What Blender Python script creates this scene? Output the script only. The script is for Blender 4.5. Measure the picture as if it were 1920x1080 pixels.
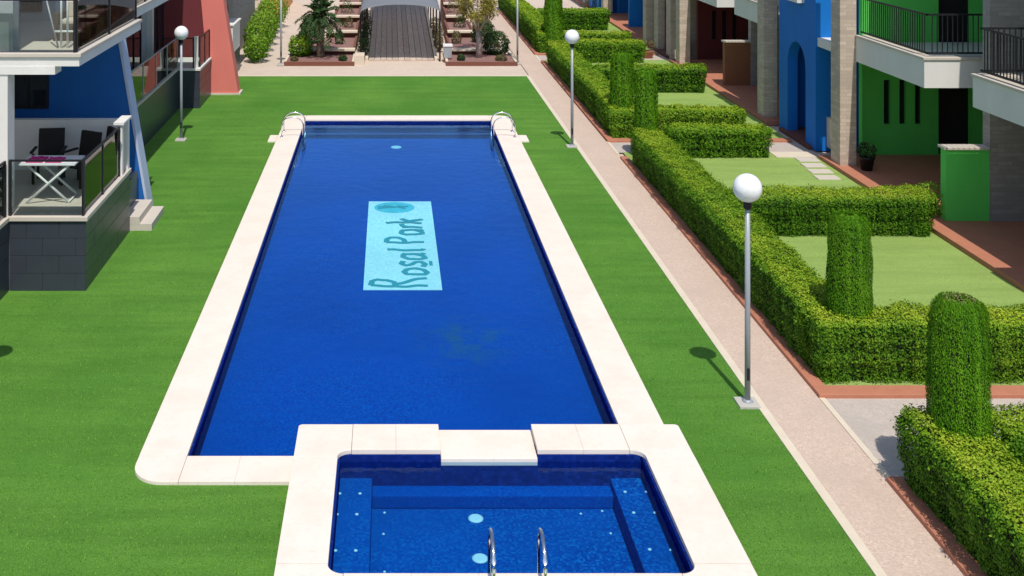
import bpy, bmesh, math, random
import numpy as np
from mathutils import Vector, Matrix
random.seed(7); RNG = np.random.default_rng(11)
for o in list(bpy.data.objects): bpy.data.objects.remove(o)
SC = bpy.context.scene; COL = SC.collection
# ------------------------------------------------------------------ camera
H = 7.5                                             # eye height above the turf, metres
cam = bpy.data.cameras.new('camera'); cam.sensor_width = 36; cam.lens = 2100/1920*36
cam.shift_x = 230/1920; cam.shift_y = -765/1920; cam.clip_end = 2000; cam.clip_start = .1
co = bpy.data.objects.new('camera', cam); COL.objects.link(co)
co.location = (0, 0, H); co.rotation_euler = (math.radians(90), 0, 0); SC.camera = co
SC.render.resolution_x, SC.render.resolution_y = 1024, 576
# ------------------------------------------------------------------ sky, sun, exposure
SD = Vector((.16, -1.72, 3.09)).normalized()        # towards the sun (from the lamp shadows)
w = bpy.data.worlds.new('World'); SC.world = w; w.use_nodes = True
nt = w.node_tree; sky = nt.nodes.new('ShaderNodeTexSky'); sky.sky_type = 'NISHITA'; sky.sun_disc = False
sky.sun_elevation = math.asin(SD.z); sky.sun_rotation = math.atan2(SD.x, SD.y)
nt.links.new(sky.outputs[0], nt.nodes['Background'].inputs[0]); nt.nodes['Background'].inputs[1].default_value = .14
sun = bpy.data.lights.new('sun', 'SUN'); sun.energy = 4.0; sun.angle = math.radians(.5); sun.color = (1, .955, .88)
so = bpy.data.objects.new('sun', sun); COL.objects.link(so); so.location = (20, -60, 90)
so.rotation_euler = (-SD).to_track_quat('-Z', 'Y').to_euler()
SC.view_settings.view_transform = 'Standard'; SC.view_settings.look = 'None'
SC.view_settings.exposure = 0; SC.view_settings.gamma = 1
# ------------------------------------------------------------------ materials
MAT = {}
def nodes(name):
    m = bpy.data.materials.new(name); m.use_nodes = True; t = m.node_tree; MAT[name] = m
    return m, t, t.nodes, t.links, t.nodes['Principled BSDF']
def mixc(t, a, b, fac=None, mode='MIX'):
    n = t.nodes.new('ShaderNodeMix'); n.data_type = 'RGBA'; n.blend_type = mode
    for s, v in ((6, a), (7, b)):
        if isinstance(v, tuple): n.inputs[s].default_value = (*v, 1)
        else: t.links.new(v, n.inputs[s])
    if fac is not None:
        if isinstance(fac, (int, float)): n.inputs[0].default_value = fac
        else: t.links.new(fac, n.inputs[0])
    return n.outputs[2]
def coords(t, scale=(1, 1, 1)):
    c = t.nodes.new('ShaderNodeTexCoord'); g = t.nodes.new('ShaderNodeNewGeometry')
    mp = t.nodes.new('ShaderNodeMapping'); mp.inputs['Scale'].default_value = scale
    t.links.new(g.outputs['Position'], mp.inputs[0]); return mp.outputs[0]
def noise(t, scale, detail=4, rough=.6, sc=(1, 1, 1), lo=.3, hi=.7):
    n = t.nodes.new('ShaderNodeTexNoise'); n.inputs['Scale'].default_value = scale
    n.inputs['Detail'].default_value = detail; n.inputs['Roughness'].default_value = rough
    t.links.new(coords(t, sc), n.inputs['Vector'])
    r = t.nodes.new('ShaderNodeMapRange'); r.inputs[1].default_value = lo; r.inputs[2].default_value = hi
    t.links.new(n.outputs['Fac'], r.inputs[0]); return r.outputs[0]
def bump(t, bs, h, strength, dist=.02):
    b = t.nodes.new('ShaderNodeBump'); b.inputs['Strength'].default_value = strength; b.inputs['Distance'].default_value = dist
    t.links.new(h, b.inputs['Height']); t.links.new(b.outputs[0], bs.inputs['Normal'])
def paint(name, c, dark=.75, rough=.7, scale=1.5, fine=40, bmp=.15, spec=.3, streak=False):
    m, t, N, L, b = nodes(name)
    c2 = tuple(v*dark for v in c)
    f = noise(t, scale, 6, .65, (1, 1, .3) if streak else (1, 1, 1), .35, .75)
    f2 = noise(t, fine, 3, .6)
    x = mixc(t, c, c2, f); x = mixc(t, x, tuple(v*.88 for v in c), f2)
    L.new(x, b.inputs['Base Color']); b.inputs['Roughness'].default_value = rough
    b.inputs['Specular IOR Level'].default_value = spec
    if bmp: bump(t, b, f2, bmp, .01)
    return m
paint('white_stucco', (.80, .77, .73), .82, streak=True); paint('grey_stucco', (.46, .48, .50), .78, streak=True); paint('beige_stucco', (.68, .58, .46), .85)
paint('green_paint', (.13, .72, .12), .75, streak=True); paint('blue_paint', (.004, .18, .62), .75, streak=True); paint('navy_paint', (.014, .14, .48), .72, streak=True)
paint('lit_blue_edge', (.50, .56, .72), .85)  # fin edge: blue with sun and sky light put into a paler colour
paint('red_paint', (.76, .205, .17), .84, streak=True); paint('maroon_and_shaded_red', (.16, .03, .035), .8); paint('brown_paint', (.30, .12, .06), .7, streak=True); paint('orange_paint', (.75, .33, .09), .85)
paint('beige_tile', (.62, .55, .47), .82); paint('terracotta', (.50, .20, .12), .72, scale=4); paint('terracotta_dark', (.20, .075, .05), .7, scale=4)
paint('kerb_pale', (.72, .62, .48), .8, scale=3); paint('slate_tile', (.046, .052, .072), .75, rough=.35, scale=3, bmp=.05, spec=.5)
paint('slate_grout', (.10, .10, .11)); paint('navy_tile', (.006, .02, .13), .7, rough=.25, bmp=.0); paint('aqua_border', (.82, .9, .86), .9, bmp=0)
paint('teal_print', (.05, .34, .36), .8, bmp=0); paint('teal_emblem', (.12, .62, .66), .6, bmp=0, scale=3); paint('pale_nosing', (.06, .11, .32), .8, bmp=0); paint('white_fitting', (.42, .72, .78), .95, bmp=0)
paint('iron', (.018, .018, .022), .8, rough=.45, bmp=0); paint('dark_wicker', (.018, .016, .016), .7, fine=90, bmp=.5); paint('brown_wicker', (.10, .075, .055), .5, fine=70, bmp=.5)
paint('cushion', (.60, .52, .42), .85); paint('white_plastic', (.80, .80, .80), .93, rough=.4, bmp=0); paint('magenta_cloth', (.55, .02, .22), .5, fine=25); paint('soil', (.12, .08, .06), .6)
paint('canopy_cloth', (.25, .30, .37), .85, rough=.8, scale=.8); paint('bark', (.14, .10, .075), .5, scale=6, fine=60, bmp=.7); paint('pale_bark', (.46, .37, .33), .6, scale=6, fine=60, bmp=.5)
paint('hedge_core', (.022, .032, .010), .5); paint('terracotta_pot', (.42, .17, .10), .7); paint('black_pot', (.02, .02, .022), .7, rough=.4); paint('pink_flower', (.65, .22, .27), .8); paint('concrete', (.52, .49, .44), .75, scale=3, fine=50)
m = MAT['canopy_cloth']; t = m.node_tree; tl = t.nodes.new('ShaderNodeBsdfTranslucent'); tl.inputs[0].default_value = (.78, .76, .74, 1); mx = t.nodes.new('ShaderNodeMixShader'); mx.inputs[0].default_value = .55
t.links.new(t.nodes['Principled BSDF'].outputs[0], mx.inputs[1]); t.links.new(tl.outputs[0], mx.inputs[2]); t.links.new(mx.outputs[0], t.nodes['Material Output'].inputs[0])
def metal(name, c, rough):
    m, t, N, L, b = nodes(name); b.inputs['Base Color'].default_value = (*c, 1); b.inputs['Metallic'].default_value = 1
    f = noise(t, 12, 4); r = N.new('ShaderNodeMapRange'); r.inputs[3].default_value = rough*.7; r.inputs[4].default_value = rough*1.4
    L.new(f, r.inputs[0]); L.new(r.outputs[0], b.inputs['Roughness'])
metal('steel', (.78, .78, .80), .15); paint('pole_metal', (.33, .35, .38), .8, rough=.35, bmp=0, spec=.6)
m, t, N, L, b = nodes('globe'); b.inputs['Base Color'].default_value = (.82, .82, .84, 1); b.inputs['Roughness'].default_value = .25
b.inputs['Subsurface Weight'].default_value = .3; b.inputs['Subsurface Radius'].default_value = (.1, .1, .1)
L.new(mixc(t, (.84, .84, .86), (.72, .72, .73), noise(t, 6, 4, lo=.5, hi=.8)), b.inputs['Base Color'])
def turf(name, c1, c2, c3):
    m, t, N, L, b = nodes(name)
    f = noise(t, .36, 6, .62, (1, .6, 1), .36, .62); g = noise(t, 55, 4, .75, (1, .6, 1), .3, .7); k = noise(t, 1.3, 6, .7, (.28, 1.9, 1), .42, .64)
    # rolls of artificial grass, laid across, two metres wide each a slightly different pile
    sp = N.new('ShaderNodeSeparateXYZ'); L.new(coords(t, (1, .5, 1)), sp.inputs[0]); fl = N.new('ShaderNodeMath'); fl.operation = 'FLOOR'; L.new(sp.outputs[1], fl.inputs[0])
    wn = N.new('ShaderNodeTexWhiteNoise'); wn.noise_dimensions = '1D'; L.new(fl.outputs[0], wn.inputs['W'])
    rm = N.new('ShaderNodeMapRange'); rm.inputs[3].default_value = .0; rm.inputs[4].default_value = .28; L.new(wn.outputs['Value'], rm.inputs[0])
    x = mixc(t, c1, c2, f); x = mixc(t, x, c3, rm.outputs[0])
    kk = N.new('ShaderNodeMath'); kk.operation = 'MULTIPLY'; kk.inputs[1].default_value = .6; L.new(k, kk.inputs[0]); x = mixc(t, x, tuple(v*.62 for v in c2), kk.outputs[0])
    x = mixc(t, x, tuple(v*.62 for v in c2), g); L.new(x, b.inputs['Base Color'])
    b.inputs['Roughness'].default_value = .9; b.inputs['Specular IOR Level'].default_value = .1
    b.inputs['Sheen Weight'].default_value = .25; b.inputs['Sheen Roughness'].default_value = .4; b.inputs['Sheen Tint'].default_value = (.6, .85, .25, 1)
    bump(t, b, g, .6, .03)
turf('turf', (.185, .405, .056), (.075, .255, .026), (.22, .41, .066)); turf('garden_turf', (.46, .62, .17), (.36, .53, .13), (.50, .64, .22))
def aggregate(name, c, spots):
    m, t, N, L, b = nodes(name)
    v = N.new('ShaderNodeTexVoronoi'); v.inputs['Scale'].default_value = 45; L.new(coords(t), v.inputs['Vector'])
    sp = N.new('ShaderNodeSeparateColor'); L.new(v.outputs['Color'], sp.inputs[0])
    x = mixc(t, c, spots, sp.outputs[0]); x = mixc(t, x, tuple(q*.72 for q in c), noise(t, .9, 6, .7, lo=.45, hi=.8)); x = mixc(t, x, tuple(q*.8 for q in c), noise(t, 8, 5, .7, lo=.4, hi=.75))
    L.new(x, b.inputs['Base Color']); b.inputs['Roughness'].default_value = .85
    bump(t, b, v.outputs['Distance'], .35, .01)
aggregate('path', (.66, .51, .41), (.48, .36, .28)); aggregate('gap_paving', (.55, .47, .41), (.42, .36, .31)); aggregate('plaza', (.66, .54, .44), (.54, .43, .35)); aggregate('gravel', (.30, .16, .14), (.20, .10, .085))
m, t, N, L, b = nodes('coping')
x = mixc(t, (.79, .69, .60), (.69, .58, .48), noise(t, 1.4, 7, .7, lo=.45, hi=.8)); oi = N.new('ShaderNodeObjectInfo'); rr = N.new('ShaderNodeMath'); rr.operation = 'MULTIPLY'; rr.inputs[1].default_value = .3; L.new(oi.outputs['Random'], rr.inputs[0])
x = mixc(t, x, (.76, .66, .56), rr.outputs[0]); x = mixc(t, x, (.66, .56, .46), noise(t, 14, 5, .7, lo=.55, hi=.85)); L.new(x, b.inputs['Base Color']); b.inputs['Roughness'].default_value = .8
bump(t, b, noise(t, 60, 4), .2, .005)
def mosaic(name, ca, cb, cc, sc, stain=False):
    m, t, N, L, b = nodes(name)
    sn = N.new('ShaderNodeVectorMath'); sn.operation = 'FLOOR'; L.new(coords(t, (sc, sc, sc)), sn.inputs[0])
    wn = N.new('ShaderNodeTexWhiteNoise'); L.new(sn.outputs[0], wn.inputs['Vector'])
    r = N.new('ShaderNodeValToRGB'); e = r.color_ramp.elements; e[0].color = (*ca, 1); e[1].color = (*cc, 1); k = e.new(.6); k.color = (*cb, 1)
    L.new(wn.outputs['Value'], r.inputs[0]); x = mixc(t, r.outputs[0], cb, noise(t, .5, 4, lo=.3, hi=.7)); x = mixc(t, x, tuple(v*.78 for v in cb), noise(t, .33, 5, .65, lo=.42, hi=.8))
    if stain:      # a patch of algae on the pool floor
        g = N.new('ShaderNodeNewGeometry'); s = N.new('ShaderNodeVectorMath'); s.operation = 'SUBTRACT'; s.inputs[1].default_value = (1.27, 19.1, -.36); L.new(g.outputs['Position'], s.inputs[0])
        s2 = N.new('ShaderNodeVectorMath'); s2.operation = 'MULTIPLY'; s2.inputs[1].default_value = (.95, .8, 0); L.new(s.outputs[0], s2.inputs[0])
        ln = N.new('ShaderNodeVectorMath'); ln.operation = 'LENGTH'; L.new(s2.outputs[0], ln.inputs[0])
        mr = N.new('ShaderNodeMapRange'); mr.inputs[1].default_value = 1.0; mr.inputs[2].default_value = .2; L.new(ln.outputs['Value'], mr.inputs[0])
        mu = N.new('ShaderNodeMath'); mu.operation = 'MULTIPLY'; L.new(mr.outputs[0], mu.inputs[0]); L.new(noise(t, 2.2, 5, .7, lo=.42, hi=.7), mu.inputs[1])
        x = mixc(t, x, (.02, .10, .17), mu.outputs[0])
    L.new(x, b.inputs['Base Color']); b.inputs['Roughness'].default_value = .8; b.inputs['Specular IOR Level'].default_value = 0
mosaic('pool_mosaic', (.0, .042, .26), (.0, .064, .35), (.0, .105, .43), 40, True); mosaic('spa_mosaic', (.0, .035, .23), (.001, .07, .33), (.006, .16, .48), 34); mosaic('aqua_panel', (.40, .74, .68), (.64, .84, .79), (.86, .93, .88), 22); mosaic('wall_mosaic', (.004, .012, .10), (.006, .022, .17), (.012, .04, .26), 20)
def water(name, tint, sc):
    m, t, N, L, b = nodes(name); N.remove(b)
    tr = N.new('ShaderNodeBsdfTransparent'); tr.inputs[0].default_value = (*tint, 1); gl = N.new('ShaderNodeBsdfGlossy'); gl.inputs['Color'].default_value = (.55, .85, 1, 1); gl.inputs['Roughness'].default_value = .05
    fr = N.new('ShaderNodeFresnel'); fr.inputs[0].default_value = 1.21; mx = N.new('ShaderNodeMixShader')
    n = N.new('ShaderNodeTexNoise'); n.inputs['Scale'].default_value = sc; n.inputs['Detail'].default_value = 4; L.new(coords(t), n.inputs['Vector'])
    bp = N.new('ShaderNodeBump'); bp.inputs['Strength'].default_value = .22; bp.inputs['Distance'].default_value = .03; L.new(n.outputs['Fac'], bp.inputs['Height'])
    L.new(bp.outputs[0], gl.inputs['Normal']); L.new(bp.outputs[0], fr.inputs['Normal'])
    L.new(fr.outputs[0], mx.inputs[0]); L.new(tr.outputs[0], mx.inputs[1]); L.new(gl.outputs[0], mx.inputs[2]); L.new(mx.outputs[0], N['Material Output'].inputs[0])
water('pool_water', (.62, .88, .97), 3.5); water('spa_water', (.70, .90, .98), 5)
def glass(name, tint):
    m, t, N, L, b = nodes(name); N.remove(b)
    tr = N.new('ShaderNodeBsdfTransparent'); tr.inputs[0].default_value = (*tint, 1); gl = N.new('ShaderNodeBsdfGlossy'); gl.inputs['Roughness'].default_value = .03
    fr = N.new('ShaderNodeFresnel'); fr.inputs[0].default_value = 1.5; mx = N.new('ShaderNodeMixShader')
    L.new(fr.outputs[0], mx.inputs[0]); L.new(tr.outputs[0], mx.inputs[1]); L.new(gl.outputs[0], mx.inputs[2]); L.new(mx.outputs[0], N['Material Output'].inputs[0])
glass('tinted_glass', (.86, .92, .90)); glass('green_reflection_glass', (.35, .55, .42))  # second glass: green reflection of the grass put into its tint
m, t, N, L, b = nodes('window_glass'); b.inputs['Base Color'].default_value = (.012, .016, .02, 1); b.inputs['Roughness'].default_value = .04; b.inputs['Specular IOR Level'].default_value = .6
bump(t, b, noise(t, 1.5, 2), .03, .05)
def stone(name, c, mort):
    m, t, N, L, b = nodes(name)
    g = N.new('ShaderNodeNewGeometry'); sp = N.new('ShaderNodeSeparateXYZ'); L.new(g.outputs['Position'], sp.inputs[0])
    ad = N.new('ShaderNodeMath'); L.new(sp.outputs[0], ad.inputs[0]); L.new(sp.outputs[1], ad.inputs[1]); cb = N.new('ShaderNodeCombineXYZ'); L.new(ad.outputs[0], cb.inputs[0]); L.new(sp.outputs[2], cb.inputs[1])
    br = N.new('ShaderNodeTexBrick'); L.new(cb.outputs[0], br.inputs['Vector']); br.inputs['Scale'].default_value = 1; br.inputs['Brick Width'].default_value = .31; br.inputs['Row Height'].default_value = .095; br.inputs['Mortar Size'].default_value = .006
    br.inputs['Color1'].default_value = (*c, 1); br.inputs['Color2'].default_value = (*(v*.68 for v in c), 1); br.inputs['Mortar'].default_value = (*mort, 1); br.inputs['Bias'].default_value = -.1
    x = mixc(t, br.outputs['Color'], tuple(v*.7 for v in c), noise(t, 9, 6, .7, lo=.4, hi=.8)); L.new(x, b.inputs['Base Color']); b.inputs['Roughness'].default_value = .85
    bump(t, b, x, .5, .015)
stone('stone_cladding', (.62, .50, .40), (.42, .33, .26)); stone('grey_stone', (.37, .33, .31), (.26, .23, .21))
m, t, N, L, b = nodes('deck_wood'); oi = N.new('ShaderNodeObjectInfo')
x = mixc(t, (.68, .54, .44), (.52, .41, .33), oi.outputs['Random']); x = mixc(t, x, (.24, .20, .18), noise(t, 3, 6, .7, (9, .5, 9), .4, .8)); L.new(x, b.inputs['Base Color']); b.inputs['Roughness'].default_value = .8
def leafmat(name, cols, trans=.3):
    m, t, N, L, b = nodes(name)
    a = N.new('ShaderNodeAttribute'); a.attribute_name = 'tint'; r = N.new('ShaderNodeValToRGB'); e = r.color_ramp.elements
    e[0].color = (*cols[0], 1); e[1].color = (*cols[-1], 1)
    for i in range(1, len(cols)-1): e.new(i/(len(cols)-1)).color = (*cols[i], 1)
    L.new(a.outputs['Fac'], r.inputs[0]); L.new(r.outputs[0], b.inputs['Base Color']); b.inputs['Roughness'].default_value = .6; b.inputs['Specular IOR Level'].default_value = .15
    tl = N.new('ShaderNodeBsdfTranslucent'); L.new(r.outputs[0], tl.inputs[0]); mx = N.new('ShaderNodeMixShader'); mx.inputs[0].default_value = trans
    L.new(b.outputs[0], mx.inputs[1]); L.new(tl.outputs[0], mx.inputs[2]); L.new(mx.outputs[0], N['Material Output'].inputs[0])
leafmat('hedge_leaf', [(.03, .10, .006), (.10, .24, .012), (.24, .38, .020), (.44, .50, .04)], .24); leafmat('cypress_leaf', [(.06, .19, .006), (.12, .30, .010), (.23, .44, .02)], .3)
leafmat('dark_leaf', [(.02, .045, .015), (.04, .085, .025), (.07, .12, .035)], .2); leafmat('bright_leaf', [(.08, .20, .015), (.16, .32, .02), (.28, .42, .05)]); leafmat('yellow_leaf', [(.14, .13, .03), (.30, .26, .05), (.48, .40, .09)]); leafmat('turf_blade', [(.085, .25, .024), (.15, .36, .042), (.22, .44, .062)], .3); leafmat('twig', [(.14, .16, .04), (.26, .24, .09), (.36, .30, .16)], .1); leafmat('dry_leaf', [(.10, .08, .04), (.18, .14, .07), (.12, .15, .05)], .2)
# ------------------------------------------------------------------ helpers
ROOT = {}
def thing(name, label, cat, loc=(0, 0, 0), group=None):
    o = bpy.data.objects.new(name, None); COL.objects.link(o); o.location = loc; o.empty_display_size = .2
    o['label'] = label; o['category'] = cat
    if group: o['group'] = group
    return o
def origin(p):
    v = Vector((0, 0, 0))
    while p is not None: v += p.location; p = p.parent
    return v
class MB:
    """collects shapes given in world coordinates; build() links them as one mesh object"""
    def __init__(s): s.b = bmesh.new()
    def box(s, x0, x1, y0, y1, z0, z1, bev=0):
        v = [s.b.verts.new((x, y, z)) for z in (min(z0, z1), max(z0, z1)) for y in (min(y0, y1), max(y0, y1)) for x in (min(x0, x1), max(x0, x1))]
        fs = [s.b.faces.new([v[i] for i in q]) for q in ((0, 2, 3, 1), (4, 5, 7, 6), (0, 1, 5, 4), (2, 6, 7, 3), (0, 4, 6, 2), (1, 3, 7, 5))]
        if bev: bmesh.ops.bevel(s.b, geom=list({e for f in fs for e in f.edges}), offset=bev, segments=2, affect='EDGES', profile=.6)
        return s
    def prism(s, pts, z0, z1, axis='z', bev=0):
        """polygon extruded along an axis: pts are (x,y) for z, (x,z) for y, (y,z) for x"""
        f = {'z': lambda p, h: (p[0], p[1], h), 'y': lambda p, h: (p[0], h, p[1]), 'x': lambda p, h: (h, p[0], p[1])}[axis]
        a = [s.b.verts.new(f(p, z0)) for p in pts]; c = [s.b.verts.new(f(p, z1)) for p in pts]; n = len(pts)
        fs = [s.b.faces.new(a[::-1]), s.b.faces.new(c)] + [s.b.faces.new((a[i], a[(i+1) % n], c[(i+1) % n], c[i])) for i in range(n)]
        bmesh.ops.recalc_face_normals(s.b, faces=fs)
        if bev: bmesh.ops.bevel(s.b, geom=list({e for e in fs[1].edges} | {e for e in fs[0].edges}), offset=bev, segments=2, affect='EDGES', profile=.6)
        return s
    def quad(s, *p): s.b.faces.new([s.b.verts.new(q) for q in p]); return s
    def tube(s, pts, r, n=10, r2=None, caps=True):
        pts = [Vector(p) for p in pts]; rings = []; k = len(pts)
        up = Vector((0, 0, 1))
        for i, p in enumerate(pts):
            d = (pts[min(i+1, k-1)]-pts[max(i-1, 0)]).normalized(); a = d.cross(up)
            if a.length < .05: a = d.cross(Vector((0, 1, 0)))
            a.normalize(); c = d.cross(a); rr = r if r2 is None else r+(r2-r)*i/(k-1)
            rings.append([s.b.verts.new(p+rr*(math.cos(q)*a+math.sin(q)*c)) for q in [2*math.pi*j/n for j in range(n)]])
        fs = []
        for i in range(k-1):
            for j in range(n): fs.append(s.b.faces.new((rings[i][j], rings[i][(j+1) % n], rings[i+1][(j+1) % n], rings[i+1][j])))
        if caps: fs += [s.b.faces.new(rings[0][::-1]), s.b.faces.new(rings[-1])]
        for f in fs[:(k-1)*n]: f.smooth = True
        bmesh.ops.recalc_face_normals(s.b, faces=fs); return s
    def lathe(s, c, prof, n=24):
        rings = [[s.b.verts.new((c[0]+r*math.cos(2*math.pi*j/n), c[1]+r*math.sin(2*math.pi*j/n), c[2]+z)) for j in range(n)] for r, z in prof]; fs = []
        for i in range(len(prof)-1):
            for j in range(n): f = s.b.faces.new((rings[i][j], rings[i][(j+1) % n], rings[i+1][(j+1) % n], rings[i+1][j])); f.smooth = True; fs.append(f)
        fs += [s.b.faces.new(rings[0][::-1]), s.b.faces.new(rings[-1])]; bmesh.ops.recalc_face_normals(s.b, faces=fs); return s
    def build(s, name, mat, parent=None, kind=None):
        if parent is not None: bmesh.ops.translate(s.b, verts=s.b.verts, vec=-origin(parent))
        me = bpy.data.meshes.new(name); s.b.to_mesh(me); s.b.free(); me.materials.append(MAT[mat])
        o = bpy.data.objects.new(name, me); COL.objects.link(o); o.parent = parent
        if kind: o['kind'] = kind
        return o
def tag(o, label, cat, group=None):
    o['label'] = label; o['category'] = cat
    if group: o['group'] = group
    return o
def B(name, mat, parent, *bx, bev=0, kind=None): 
    m = MB()
    for q in bx: m.box(*q, bev=bev)
    return m.build(name, mat, parent, kind)
def S(name, mat, *rects, z=0):
    m = MB()
    for (x0, x1, y0, y1) in rects: m.quad((x0, y0, z), (x1, y0, z), (x1, y1, z), (x0, y1, z))
    o = m.build(name, mat); o['kind'] = 'structure'; return o
def share(src, loc, parent):
    c = src.copy(); COL.objects.link(c); c.parent = parent; c.location = loc; return c
def norm(a): return a/np.maximum(np.linalg.norm(a, axis=1, keepdims=True), 1e-6)
def leaves(name, P, Nn, size, mat, parent, spread=.7, aspect=.55, tint=None, axis=None):
    n = len(P); R = RNG.normal(size=(n, 3)); nr = norm(Nn+spread*R); t = RNG.normal(size=(n, 3)) if axis is None else axis+.25*RNG.normal(size=(n, 3))
    t = norm(t-nr*np.sum(t*nr, 1, keepdims=True)); b = np.cross(nr, t); Ls = (size*RNG.uniform(.65, 1.35, n))[:, None]
    V = np.stack([P-t*Ls*.5, P+b*Ls*aspect*.5+nr*Ls*.1, P+t*Ls*.5, P-b*Ls*aspect*.5+nr*Ls*.1], 1).reshape(-1, 3)-np.array(origin(parent))
    me = bpy.data.meshes.new(name); me.vertices.add(4*n); me.vertices.foreach_set('co', V.ravel().astype(np.float32)); me.loops.add(4*n); me.loops.foreach_set('vertex_index', np.arange(4*n, dtype=np.int32))
    me.polygons.add(n); me.polygons.foreach_set('loop_start', np.arange(0, 4*n, 4, dtype=np.int32)); me.update(calc_edges=True)
    tt = RNG.uniform(0, 1, n) if tint is None else np.clip(tint, 0, 1)
    at = me.attributes.new('tint', 'FLOAT', 'POINT'); at.data.foreach_set('value', np.repeat(tt, 4).astype(np.float32)); me.materials.append(MAT[mat])
    o = bpy.data.objects.new(name, me); COL.objects.link(o); o.parent = parent; return o
def lump(P, f=2.3, ph=0.):
    x, y, z = P[:, 0], P[:, 1], P[:, 2]
    return (np.sin(f*x+1.3+ph)+np.sin(f*1.37*y+2.1)+np.sin(f*2.1*z+.4*y)+.6*np.sin(f*3.1*(x+y)+z*4)+.6*np.sin(f*4.7*(x-y)+2*z))/4.2
def hedge(label, x0, x1, y0, y1, z, size=.038, dens=3600):
    r_ = thing('hedge', label, 'hedge', ((x0+x1)/2, (y0+y1)/2, 0), 'clipped hedges of the front gardens')
    dx, dy = x1-x0, y1-y0; A = [dx*dy, dx*z, dx*z, dy*z, dy*z]; n = int(sum(A)*dens); k = RNG.choice(5, n, p=np.array(A)/sum(A)); u, v = RNG.uniform(0, 1, n), RNG.uniform(0, 1, n)
    X = np.where(k < 3, x0+u*dx, np.where(k == 3, x0, x1)); Y = np.where(k == 0, y0+v*dy, np.where(k == 1, y0, np.where(k == 2, y1, y0+u*dy))); Z = np.where(k == 0, z, .03+v*(z-.03))
    P = np.stack([X, Y, Z], 1); r = .25; Q = np.stack([np.clip(X, x0+r, x1-r), np.clip(Y, y0+r, y1-r), np.minimum(Z, z-r)], 1); D = norm(P-Q)
    depth = RNG.uniform(0, 1, n)**1.5*.10; cl = lump(P, 9.5, 1.)+.5*lump(P, 19., 3.); l = lump(P)
    P = Q+D*(r-depth+.085*l+.05*cl+.014*RNG.normal(size=n)+np.where(RNG.uniform(0, 1, n) > .98, .09*RNG.uniform(0, 1, n), 0))[:, None]; P[:, 2] = np.maximum(P[:, 2], .03)
    q = (.15*(1-np.clip(P[:, 2]/z, 0, 1)))[:, None]; cen = np.stack([np.clip(P[:, 0], x0+.42, x1-.42), np.clip(P[:, 1], y0+.42, y1-.42), P[:, 2]], 1); P = P+norm(cen-P)*q      # sides batter in towards the ground
    keep = (cl > -.62+.3*RNG.normal(size=n)) | (RNG.uniform(0, 1, n) > .6); P, D, depth, cl, n = P[keep], D[keep], depth[keep], cl[keep], int(keep.sum())     # thin spots open onto the twigs
    tint = .30+.10*RNG.normal(size=n)+.38*np.clip(D[:, 2], 0, 1)**2+.16*lump(P, 1.1, 2)+.19*cl       # fresh shoots on the clipped top; hollows between clumps coloured darker as shade
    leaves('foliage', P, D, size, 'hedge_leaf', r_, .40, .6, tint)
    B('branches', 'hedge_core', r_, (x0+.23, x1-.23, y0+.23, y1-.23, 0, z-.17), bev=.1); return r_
def cypress(label, x, y, h, rad, size=.027, dens=9500, bare=False):
    r_ = thing('cypress', label, 'tree', (x, y, 0), 'clipped column cypresses')
    n = int(2*math.pi*rad*h*dens+math.pi*rad*rad*dens); nt_ = int(math.pi*rad*rad*dens); a = RNG.uniform(0, 2*math.pi, n); zz = RNG.uniform(.12, h, n)
    rr = rad*(.88+.12*np.sin(np.clip(zz/h, 0, 1)*math.pi))*(1-.30*np.clip((zz-h+.22)/.22, 0, 1)**2.5)
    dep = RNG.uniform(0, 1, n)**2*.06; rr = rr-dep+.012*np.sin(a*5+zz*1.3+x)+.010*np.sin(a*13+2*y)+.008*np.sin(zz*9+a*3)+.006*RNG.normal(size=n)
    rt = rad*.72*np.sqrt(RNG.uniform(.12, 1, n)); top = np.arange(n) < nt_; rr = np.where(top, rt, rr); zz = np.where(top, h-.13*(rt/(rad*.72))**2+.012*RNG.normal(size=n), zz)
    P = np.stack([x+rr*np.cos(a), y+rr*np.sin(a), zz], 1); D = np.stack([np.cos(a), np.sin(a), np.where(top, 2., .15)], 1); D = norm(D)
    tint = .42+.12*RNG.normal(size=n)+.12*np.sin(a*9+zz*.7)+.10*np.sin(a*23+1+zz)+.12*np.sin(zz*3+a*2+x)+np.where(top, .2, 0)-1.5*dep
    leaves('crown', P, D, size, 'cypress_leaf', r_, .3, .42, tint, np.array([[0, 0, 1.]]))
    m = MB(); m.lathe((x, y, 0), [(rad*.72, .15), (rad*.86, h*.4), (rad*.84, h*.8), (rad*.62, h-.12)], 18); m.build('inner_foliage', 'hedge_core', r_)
    m = MB(); m.tube([(x, y, 0), (x, y, .2)], .06, 8); m.build('trunk', 'bark', r_)
    if not bare: return r_
    q = int(700*rad); a = RNG.uniform(0, 6.28, q); rr = rad*.55*np.sqrt(RNG.uniform(0, 1, q)); leaves('bare_twigs', np.stack([x+rr*np.cos(a), y+rr*np.sin(a), h-.02+.035*RNG.uniform(0, 1, q)], 1), np.tile([[0, 0, 1.]], (q, 1)), size, 'twig', r_, .5, .35); return r_
def blob(name, parent, c, rx, ry, rz, n, size, mat, spread=.8, hollow=.55):
    D = norm(RNG.normal(size=(n, 3))); k = RNG.uniform(hollow, 1, n)[:, None]**.5
    P = np.array(c)+D*k*np.array([rx, ry, rz])*(1+.16*lump(D*3, 1.7, c[0]))[:, None]; P[:, 2] = np.maximum(P[:, 2], .03)
    return leaves(name, P, D, size, mat, parent, spread, .5, .25+.35*RNG.uniform(0, 1, n)+.3*D[:, 2])
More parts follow.
